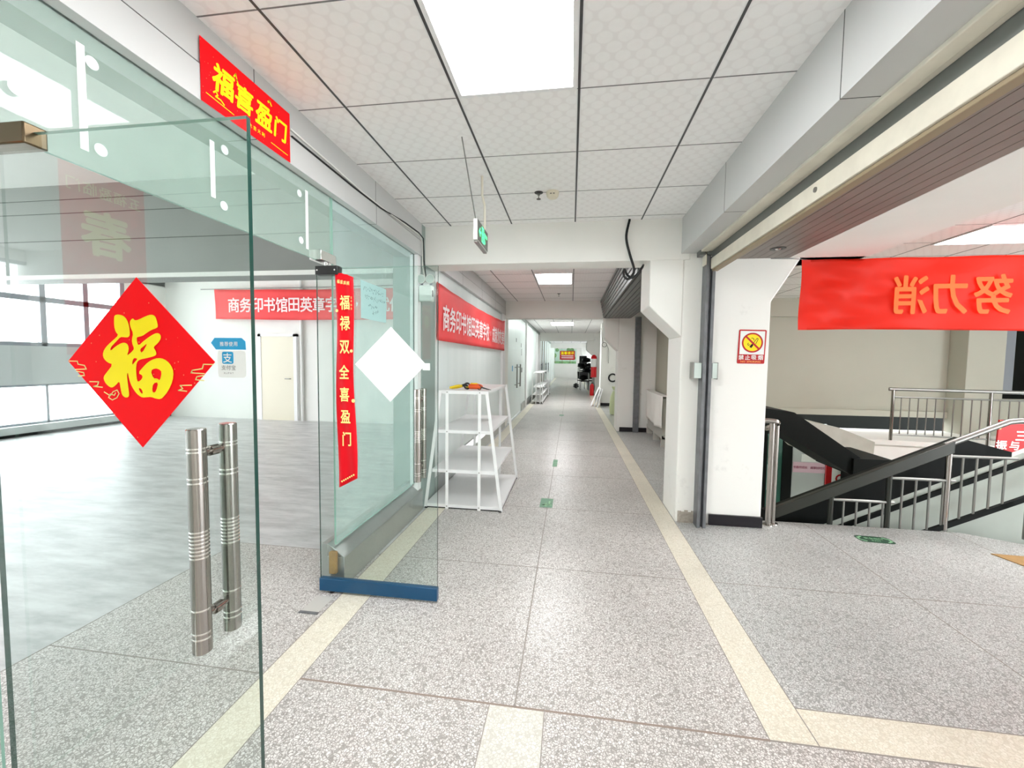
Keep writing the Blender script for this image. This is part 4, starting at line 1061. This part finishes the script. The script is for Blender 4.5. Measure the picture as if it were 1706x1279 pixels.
MB().tube([(-0.04, 0, 0.036), (-0.075, 0.02, 0.026), (-0.10, 0.03, 0.018)], 0.015, 12).build('grip', 'yellow_plastic', t)
MB().box(-0.05, 0.02, -0.012, 0.012, 0.058, 0.070).build('cover', 'yellow_plastic', t, bevel=0.003)
t = empty('scissors', (-0.86, 4.06, zt)); tag(t, 'black handled cutter at the right end of the tools on the rack', 'tool', 'hand tools on the rack')
MB().tube([(-0.05+0.018*math.cos(a), 0.0, 0.026+0.022*math.sin(a)) for a in [2*PI*i/18 for i in range(18)]], 0.004, 8, closed=True).build('handle_ring', 'black', t)
MB().tube([(-0.035, 0, 0.03), (0.03, 0.0, 0.012), (0.07, 0.0, 0.005)], [0.008, 0.006, 0.002], 8).build('blade', 'black', t)

# ================================================================ SECOND BAY, RIGHT
rd = empty('radiator', (1.68, 8.25, 0)); tag(rd, 'pale fin radiator under a white sheet in the second bay', 'radiator')
for i in range(26):
    MB().box(-0.06, 0.06, -0.72+0.055*i, -0.70+0.055*i, 0.14, 0.86).build('fin', 'radiator', rd)
MB().box(-0.03, 0.03, -0.74, 0.72, 0.80, 0.84).box(-0.03, 0.03, -0.74, 0.72, 0.17, 0.21).build('header_pipe', 'radiator', rd)
for y in (-0.70, 0.0, 0.70): MB().box(-0.07, 0.05, y-0.02, y+0.02, 0, 0.20).build('foot', 'radiator', rd)
sh = empty('dust_sheet', (1.68, 8.25, 0)); tag(sh, 'white sheet draped over the radiator along the corridor wall', 'cloth')
def drape(u, v):
    y = -0.80 + 1.58*u; s = v
    if s < 0.25: x, z = 0.07 - 0.155*s/0.25, 0.905
    else: x, z = -0.085 - 0.02*math.sin(u*14+s*3)*(s-0.25) , 0.905 - 0.56*(s-0.25)/0.75 - 0.05*math.sin(u*4.0)*(s-0.25)
    return (x - 0.012*math.sin(u*23)*max(0, s-0.2), y, z + 0.03*math.exp(-u*0.0-((u-0.97)**2)*200)*(1-s))
vs, fs = cloth_sheet(1, 1, 40, 16, drape); o = MB().add(vs, fs).build('cloth', 'cloth', sh); o.modifiers.new('s', 'SOLIDIFY').thickness = 0.004

# ================================================================ FAR CORRIDOR
co = empty('hose_coil', (1.40, 14.235, 0.96)); tag(co, 'black hose coil hanging on the third pillar', 'hose')
for k in range(3): MB().tube([((0.115+0.012*k)*math.cos(a), -0.02+0.018*(k % 2), (0.115+0.012*k)*math.sin(a)) for a in [2*PI*i/28 for i in range(28)]], 0.012, 8, closed=True).build('hose_loop', 'black_rubber', co)
tag(MB().tube([(1.10+0.075*math.cos(a), 14.21, 2.07+0.075*math.sin(a)) for a in [2*PI*i/24 for i in range(24)]], 0.008, 6, closed=True).tube(spline([(0.98, 14.21, 2.62), (1.02, 14.21, 2.3), (1.06, 14.21, 2.13)]), 0.006, 6).tube(spline([(1.16, 14.21, 2.10), (1.24, 14.21, 1.9), (1.25, 14.21, 1.45)]), 0.006, 6).build('cable', 'black_rubber'),
    'coiled thin cable hanging high on the third pillar', 'cable')
sk_ = empty('plastic_sack', (1.25, 11.9, 0)); tag(sk_, 'pale green plastic sack standing by the wall past the second pillar', 'sack')
MB().lathe([(0.02, 0.0), (0.13, 0.02), (0.15, 0.25), (0.13, 0.50), (0.07, 0.66), (0.05, 0.70), (0.10, 0.80)], (0, 0, 0), 'z', 14).build('sack_body', 'sack', sk_)
MB().lathe([(0.058, 0.67), (0.06, 0.70)], (0, 0, 0), 'z', 14).build('tie', 'white_plastic', sk_)
tag(MB().box(1.28, 1.50, 11.2, 11.45, 0, 0.42).build('carton', 'white_paper', bevel=0.01), 'white carton on the floor in front of the pale green sack', 'box')
for i, (dx, lab) in enumerate(((0.0, 'outermost white board leaning by the third pillar'), (0.09, 'second white board leaning by the third pillar'), (0.17, 'third white board, nearest the pillar side'))):
    o = MB().bar((0.70+dx, 14.18-0.05*i, 0.0), (0.955+dx*0.45, 14.18-0.05*i, 0.64-0.02*i), 0.10, 0.012, upv=(1, 0, 0)).build('leaning_board', 'white_metal')
    # boards are wide sheets: give them width along the corridor
    o.scale = (1, 1, 1)
    me = o.data
    for v in me.vertices: v.co.y = 14.18 + (v.co.y-14.18)*4.5
    tag(o, lab, 'board', 'boards leaning by the third pillar')
# fire post: red and white warning cylinder with an extinguisher
fp = empty('warning_post', (1.01, 18.75, 0)); tag(fp, 'red and white warning cylinder on a grey post by the fourth pillar', 'warning post')
MB().lathe([(0.05, 0.55), (0.05, 0.80)], (0, 0, 0), 'z', 14).build('post', 'dull_steel', fp)
MB().lathe([(0.13, 0.80), (0.13, 1.26)], (0, 0, 0), 'z', 24).build('lower_red_band', 'red_gloss', fp)
MB().lathe([(0.132, 1.26), (0.132, 1.62)], (0, 0, 0), 'z', 24).build('white_band', 'white_plastic', fp)
MB().lathe([(0.13, 1.62), (0.12, 1.72), (0.05, 1.80)], (0, 0, 0), 'z', 24).build('red_cap', 'red_gloss', fp)
MB().lathe([(0.12, 0.0), (0.12, 0.02), (0.05, 0.03), (0.05, 0.56)], (0, 0, 0), 'z', 18).build('base', 'dull_steel', fp)
fx = empty('fire_extinguisher', (0.94, 18.5, 0)); tag(fx, 'red fire extinguisher on the floor in front of the warning post', 'fire extinguisher')
MB().lathe([(0.085, 0.0), (0.09, 0.02), (0.09, 0.42), (0.07, 0.48), (0.03, 0.52)], (0, 0, 0), 'z', 20).build('cylinder', 'red_gloss', fx)
MB().lathe([(0.02, 0.52), (0.02, 0.56), (0.035, 0.565), (0.035, 0.58)], (0, 0, 0), 'z', 12).build('valve', 'black', fx)
MB().tube(spline([(0, 0, 0.56), (0.08, -0.02, 0.54), (0.11, -0.03, 0.40), (0.10, -0.04, 0.22)]), 0.012, 8).build('hose', 'black_rubber', fx)
# stacked folding chairs
def chair(loc, rz, label):
    t = empty('folding_chair', loc, rz); tag(t, label, 'chair', 'dark chairs stacked at the corridor end')
    for s in (-1, 1):
        MB().tube([(s*0.21, -0.20, 0.0), (s*0.20, -0.18, 0.45), (s*0.20, 0.18, 0.46)], 0.014, 8).build('leg', 'dull_steel', t)
        MB().tube([(s*0.21, 0.24, 0.0), (s*0.20, 0.18, 0.46), (s*0.19, 0.26, 0.92)], 0.014, 8).build('leg', 'dull_steel', t)
    MB().box(-0.22, 0.22, -0.22, 0.20, 0.45, 0.50).build('seat', 'black', t, bevel=0.015)
    MB().prism([(0.20, 0.56), (0.245, 0.56), (0.285, 0.93), (0.24, 0.94)], 'x', -0.20, 0.20).build('backrest', 'black', t, bevel=0.012)
    MB().tube([(-0.2, 0.26, 0.93), (0.2, 0.26, 0.93)], 0.014, 8).build('top_rail', 'dull_steel', t)
    return t
c0 = chair((0.73, 21.8, 0), 0.0, 'front folding chair of the dark pile, with a bare grey frame')
for i, (x, y, z, r, lab) in enumerate(((0.62, 22.5, 0, 0.3, 'folding chair standing behind the front one at the pile'), (0.72, 22.45, 0.53, 0.25, 'folding chair lying second up in the dark pile'),
        (0.62, 22.9, 0.86, -0.15, 'folding chair topmost in the dark pile'), (1.15, 22.4, 0, -0.2, 'folding chair at the wall side of the dark pile'))):
    o = dup(c0, (x, y, z), r); o['label'] = lab
for i, (x, y, z, s, lab) in enumerate(((0.80, 22.2, 1.42, 0.34, 'black folded cushion on top of the chair pile'), (0.55, 22.3, 1.15, 0.30, 'black cushion slumped over the left of the chair pile'), (0.95, 22.1, 1.12, 0.32, 'black cushion wedged at the right of the chair pile'), (0.66, 22.0, 0.50, 0.36, 'black cushion lying on the seat of the front folding chair'), (0.88, 22.3, 0.85, 0.40, 'black cushion in the middle of the chair pile'), (0.30, 23.2, 0.0, 0.22, 'black bag on the floor left of the chair pile'))):
    mb = MB(); pr_ = [(0.02, 0)] + [(s*(0.8+0.2*math.sin(k*1.3))*math.sin(PI*(k+0.5)/8), 0.30*(k+0.5)/8) for k in range(8)] + [(0.02, 0.30)]
    tag(mb.lathe(pr_, (x, y, z), 'z', 12).build('floor_cushion' if i < 5 else 'holdall', 'black'), lab, 'cushion' if i < 5 else 'bag', 'black cushions on the chair pile' if i < 5 else None)
# end wall: mural panel and red notice
mu = empty('mural_panel', (-0.69, 36.98, 0)); tag(mu, 'green landscape mural on the end wall of the corridor', 'mural')
MB().box(-1.15, 1.15, -0.03, 0, 1.28, 2.58).build('panel', 'mural_pale', mu)
mb = MB().box(-1.12, 1.12, -0.035, -0.03, 1.30, 1.50)
for x, z, r in ((-0.95, 2.3, 0.20), (-0.8, 2.0, 0.22), (-0.95, 1.7, 0.2), (0.75, 2.45, 0.22), (0.45, 2.5, 0.18), (0.9, 1.8, 0.2), (-0.55, 2.48, 0.16)): mb.lathe([(r, -0.033), (r*0.7, -0.036)], (x, 0, z), 'y', 9)
mb.build('foliage', 'mural_green', mu, smooth=False)
for x in (-0.75, -0.1, 0.6): MB().box(x, x+0.03, -0.037, -0.036, 1.3, 2.0).build('painted_trunk', 'brown_frame', mu)
rn = empty('red_notice', (-0.33, 36.9, 2.02)); tag(rn, 'red hanging notice with yellow characters in front of the end wall mural', 'sign')
MB().box(-0.66, 0.66, -0.02, 0.02, -0.39, 0.39).build('board', 'sign_red', rn)
mb = MB(); line_text(mb, '温馨提示', (0, -0.024, 0.20), X, Z, 0.28, 0.30, 0.03); mb.build('yellow_lettering', 'gold', rn, smooth=False)
mb = MB()
for z in (-0.05, -0.22):
    for k in range(12): mb.box(-0.52+0.088*k, -0.45+0.088*k, -0.0235, -0.021, z-0.04, z+0.04)
mb.build('white_lettering', 'white_paper', rn, smooth=False)
for x in (-0.5, 0.5): MB().tube([(x, 0, 0.39), (x, 0, 0.78)], 0.006, 6).build('hanging_wire', 'dull_steel', rn)
# pull handles and stickers on the far frosted doors
for i, y in enumerate((10.75, 11.45, 20.2, 23.5, 26.0)):
    h = empty('door_pull', (-1.42, y, 0.78)); tag(h, ['steel pull on the far frosted shop door, left of the pair', 'steel pull on the far frosted shop door, right of the pair', 'dark pull on the first door past the far rack', 'dark pull on the second door past the far rack', 'dark pull nearest the corridor end'][i], 'door handle', 'far shop door pulls')
    mn = 'dull_steel' if i < 2 else 'black'
    MB().tube([(0.02, 0, 0), (0.02, 0, 0.62)], 0.02, 10).build('grip', mn, h)
    for z in (0.08, 0.54): MB().tube([(-0.045, 0, z), (0.02, 0, z)], 0.011, 8).build('standoff', mn, h)
lk = [(11.0, 2.05, 0.10, 0.10), (12.1, 1.95, 0.09, 0.12), (12.2, 1.75, 0.06, 0.2), (12.3, 1.22, 0.22, 0.14), (10.3, 1.3, 0.12, 0.14)]
for i, (y, z, w, h) in enumerate(lk):
    tag(MB().box(-1.4635, -1.46, y-w/2, y+w/2, z-h/2, z+h/2).build('door_notice', 'ink_grey' if i < 4 else 'sticker_blue'), ['small grey mark high on the far frosted door', 'grey badge high beside the far door seam', 'narrow grey label under the high badge', 'grey square notice at eye height on the far frosted glass', 'pale blue notice next to the white mullion, far glass'][i], 'notice', 'notices on the far frosted glass')

# ================================================================ STAIR WELL
# short stainless rail at the pillar
gr = empty('stair_rail', (0, 0, 0)); tag(gr, 'short polished steel rail with twin posts beside the no smoking pillar', 'railing')
MB().tube(spline([(1.74, 4.06, 0.975), (1.82, 4.06, 0.975), (1.885, 4.065, 0.965), (1.905, 4.13, 0.93), (1.905, 4.30, 0.87)], 5), 0.024, 14).build('top_rail', 'stainless', gr)
for x, y, r in ((1.845, 4.06, 0.023), (1.905, 4.10, 0.020)):
    MB().tube([(x, y, 0.0), (x, y, 0.955)], r, 14).build('post', 'stainless', gr)
    MB().lathe([(0.045, 0.0), (0.043, 0.008), (0.026, 0.014)], (x, y, 0), 'z', 18).build('base_flange', 'stainless', gr)
for z in (0.16, 0.62): MB().tube([(1.80, 4.15, z), (1.80, 6.2, z-0.9)], 0.012, 8).build('cross_bar', 'dull_steel', gr)
MB().tube([(1.80, 4.12, 0.9), (1.80, 6.3, 0.05)], 0.02, 10).build('lower_handrail', 'dull_steel', gr)
# near sloping balustrade
SL = 0.478
def hz_(x): return 0.794 + (x-3.383)*SL
nb = empty('balustrade', (0, 4.20, 0)); tag(nb, 'long sloping steel balustrade with thin balusters at the edge of the landing', 'railing')
MB().tube([(3.36, 0, hz_(3.36)), (3.84, 0, hz_(3.84)), (3.92, 0, hz_(3.84)+0.012), (5.2, 0, hz_(3.84)+0.012)], 0.026, 12).build('handrail', 'dull_steel', nb)
MB().prism([(1.93, hz_(1.93)+0.02), (3.42, hz_(3.42)+0.02), (3.42, hz_(3.42)-0.09), (1.93, hz_(1.93)-0.09)], 'y', -0.03, 0.02).build('flat_handrail', 'rail_paint', nb, bevel=0.006)
for x, zb in ((2.45, -0.55), (2.93, -0.30), (3.40, 0.0)):
    MB().tube([(x, 0, zb), (x, 0, hz_(x)+0.01)], 0.022, 12).build('post', 'stainless' if x > 3.2 else 'rail_paint', nb)
for x in (2.45, 2.93, 3.40):
    MB().tube([(x, 0, hz_(x)-0.115), (x+0.53, 0, hz_(x)-0.115)], 0.013, 8).build('step_bar', 'dull_steel', nb)
MB().bar((1.95, 0, hz_(1.95)-0.76), (5.0, 0, hz_(5.0)-0.76), 0.03, 0.045).build('bottom_bar', 'dark_steel_shade', nb)
for x0, n in ((2.45, 4), (2.93, 4), (3.40, 4), (3.92, 4)):
    for k in range(n):
        x = x0 + 0.11*(k+1)-0.0
        MB().tube([(x, 0, hz_(x)-0.75), (x, 0, min(hz_(x0)-0.12, hz_(3.92)))], 0.009, 8).build('baluster', 'dull_steel', nb)
MB().tube([(3.95, -0.10, 0.0), (3.95, -0.10, 0.32)], 0.025, 12).build('foot_post', 'dull_steel', nb)
# flight that the balustrade follows: stepped concrete slab; near-black panel paints the unlit band
fl1 = empty('stair_flight', (0, 0, 0)); tag(fl1, 'concrete stair flight behind the sloping balustrade, falling to the left', 'stairs'); fl1['kind'] = 'structure'
poly = []
x = 4.5; z = hz_(4.5)-1.12
while x > 1.9:
    poly += [(x, z), (x-0.29, z)]; x -= 0.29; z -= 0.29*SL
low = [(1.9, z-0.16), (4.5, hz_(4.5)-1.12-0.32)]
MB().prism(poly+low, 'y', 4.46, 5.75).build('steps', 'stone', fl1, smooth=False)
MB().prism([(1.95, hz_(1.95)-0.08), (3.62, hz_(3.62)-0.08), (4.05, hz_(4.05)-0.40), (4.05, hz_(4.05)-0.447), (1.95, hz_(1.95)-0.447)], 'y', 4.38, 4.44).build('shade_panel', 'dark_steel_shade', fl1, smooth=False)  # dark sheet painting in the unlit underside below the handrail
MB().prism([(1.95, -1.9), (1.95, hz_(1.95)-0.447), (4.05, hz_(4.05)-0.447), (5.4, hz_(5.4)-0.447), (5.4, -1.9)], 'y', 4.385, 4.45).build('side_wall', 'pale_wall', fl1, smooth=False)
MB().bar((1.95, 4.37, hz_(1.95)-0.53), (5.3, 4.37, hz_(5.3)-0.53), 0.02, 0.045).build('wall_bar', 'dark_steel_shade', fl1)
# return flight, falling right, and landing block; shade put into the near-black colour
rf_ = empty('stair_flight', (0, 0, 0)); tag(rf_, 'dark stair flight under the grey wall, falling to the right', 'stairs'); rf_['kind'] = 'structure'
MB().prism([(2.75, 0.86), (3.22, 0.80), (4.22, 0.10), (4.22, -0.08), (3.98, -0.06), (2.75, 0.70)], 'y', 6.45, 7.3).build('sloping_slab', 'dark_steel_shade', rf_, smooth=False)
MB().box(4.0, 4.50, 6.4, 7.3, -0.08, 0.17).build('landing_block', 'dark_steel_shade', rf_)
MB().prism([(3.6, 0.60), (4.4, 0.46), (4.95, 0.24), (4.93, -0.25), (4.3, -0.10)], 'y', 7.45, 8.8).build('soffit_slab', 'stone', rf_, smooth=False)
# far landing with its own railing
la = empty('stair_landing', (0, 0, 0)); tag(la, 'pale concrete landing at the back of the stair well', 'landing'); la['kind'] = 'structure'
MB().prism([(4.86, 7.74), (6.6, 7.55), (9.6, 7.0), (9.6, 9.0), (4.86, 9.0)], 'z', 0.16, 0.24).build('slab', 'white_wall', la, smooth=False)
MB().prism([(4.94, 7.76), (6.6, 7.6), (9.6, 7.05), (9.6, 7.25), (6.6, 7.8), (5.0, 7.92)], 'z', -0.75, 0.16).build('fascia_wall', 'white_wall', la, smooth=False)
lr = empty('balustrade', (0, 0, 0)); tag(lr, 'steel balustrade on the far landing under the grey wall', 'railing')
PA, PB = Vector((5.36, 7.72, 0.24)), Vector((9.2, 7.08, 0.24))
D = (PB-PA); n_ = 34
MB().tube([PA+Vector((-0.06, 0.01, 0.86)), PB+Vector((0, 0, 0.86))], 0.028, 12).build('handrail', 'dull_steel', lr)
MB().tube([PA+Vector((0, 0, 0.73)), PB+Vector((0, 0, 0.73))], 0.014, 8).build('upper_bar', 'dull_steel', lr)
MB().tube([PA+Vector((0, 0, 0.10)), PB+Vector((0, 0, 0.10))], 0.014, 8).build('lower_bar', 'dull_steel', lr)
for i in range(n_+1):
    p = PA + D*i/n_
    if i % 11 == 0: MB().tube([p, p+Vector((0, 0, 0.86))], 0.024, 12).build('post', 'stainless', lr)
    else: MB().tube([p+Vector((0, 0, 0.10)), p+Vector((0, 0, 0.73))], 0.008, 6).build('baluster', 'dull_steel', lr)
# red sign hung on the rail
rg = empty('red_board', (5.35, 5.98, 0.50)); tag(rg, 'red board with large white characters standing behind the stair railing', 'sign')
MB().prism([(0.0, -0.14), (0.02, 0.33), (1.4, 0.28), (1.4, -0.32), (0.3, -0.32)], 'y', 0, 0.02).build('board', 'sign_red', rg, smooth=False)
mb = MB(); put(mb, '三', (0.27, -0.004, 0.135), X, Z, 0.15, 0.03)
put(mb, '振', (0.055, -0.004, 0.012), X, Z, 0.125, 0.03); put(mb, '与', (0.195, -0.004, 0.010), X, Z, 0.12, 0.03)
mb.build('white_lettering', 'white_paper', rg, smooth=False)
mb = MB(); ribbon(mb, [(0.03, 0.22), (0.03, 0.31), (0.16, 0.305)], 0.02, lambda p, q: (p, -0.003, q)); mb.build('gold_corner', 'pale_gold', rg, smooth=False)
for x in (0.2, 0.9): MB().bar((x, 0.03, -1.4), (x, 0.03, 0.2), 0.03, 0.03).build('stake', 'dark_steel_shade', rg)
# lower lobby, seen below the stairs
dg_ = empty('lower_door', (4.34, 9.4, -3.2)); tag(dg_, 'green glass door on the lower floor beside the dark column', 'door')
MB().box(-0.16, 0.15, -0.01, 0.01, 0.05, 3.2).build('glass_pane', 'green_glass', dg_)
MB().box(-0.22, -0.16, -0.03, 0.03, 0, 3.3).build('frame_post', 'dark_steel_shade', dg_); MB().box(0.15, 0.34, -0.03, 0.03, 0, 3.3).build('frame_post', 'dark_steel_shade', dg_)
MB().box(-0.14, 0.06, -0.016, -0.011, 2.0, 2.55).build('posted_sheet', 'blue_paper', dg_)
lb = empty('notice_board', (5.0, 9.4, -1.0)); tag(lb, 'grey notice wall with papers and a pink slogan strip on the lower floor', 'notice board')
MB().box(-0.30, 0.33, 0.0, 0.04, -2.2, 1.25).build('panel', 'sill_panel', lb)
MB().box(-0.29, 0.33, -0.01, 0.0, 0.21, 0.43).build('pink_strip', 'pink_strip', lb)
mb = MB(); line_text(mb, '书香伴成长 阅享好时光', (0.02, -0.013, 0.32), X, Z, 0.062, 0.056, 0.012); mb.build('purple_lettering', mat('purple_ink', lin(150, 30, 80), 0.6), lb, smooth=False)
MB().box(-0.13, 0.20, -0.008, 0.0, 0.44, 0.60).build('posted_sheet', 'white_paper', lb); MB().box(-0.10, 0.14, -0.008, 0.0, 0.70, 0.92).build('posted_sheet', 'pink_strip', lb)
MB().box(-0.08, 0.12, -0.012, -0.008, 0.72, 0.78).build('printed_bar', 'sign_red', lb); MB().box(-0.08, 0.10, -0.012, -0.008, 0.82, 0.88).build('printed_bar', 'ink_grey', lb)
rp = empty('poster', (5.55, 9.38, -1.0)); tag(rp, 'red poster panel with a white sheet on the lower floor', 'poster')
MB().box(-0.20, 0.45, 0, 0.03, -2.2, 1.0).build('board', 'sign_red', rp)
MB().box(-0.09, 0.12, -0.006, 0, -0.2, 0.52).build('white_sheet', 'white_paper', rp)
mb = MB(); put(mb, '读', (0.0, -0.010, 0.42), X, Z, 0.11, 0.02); put(mb, 'C', (0.06, -0.010, 0.12), X, Z, 0.26, 0.02); mb.build('lettering', 'sign_red', rp, smooth=False)
structure(MB().box(5.55, 5.80, 8.95, 9.25, -3.2, 0.1).build('pillar', 'dark_steel_shade'))
led_panel(6.2, 4.78, 1.18, 0.66, 'added unseen ceiling panel further right in the stair hall')  # unseen panel, added to light the stair hall
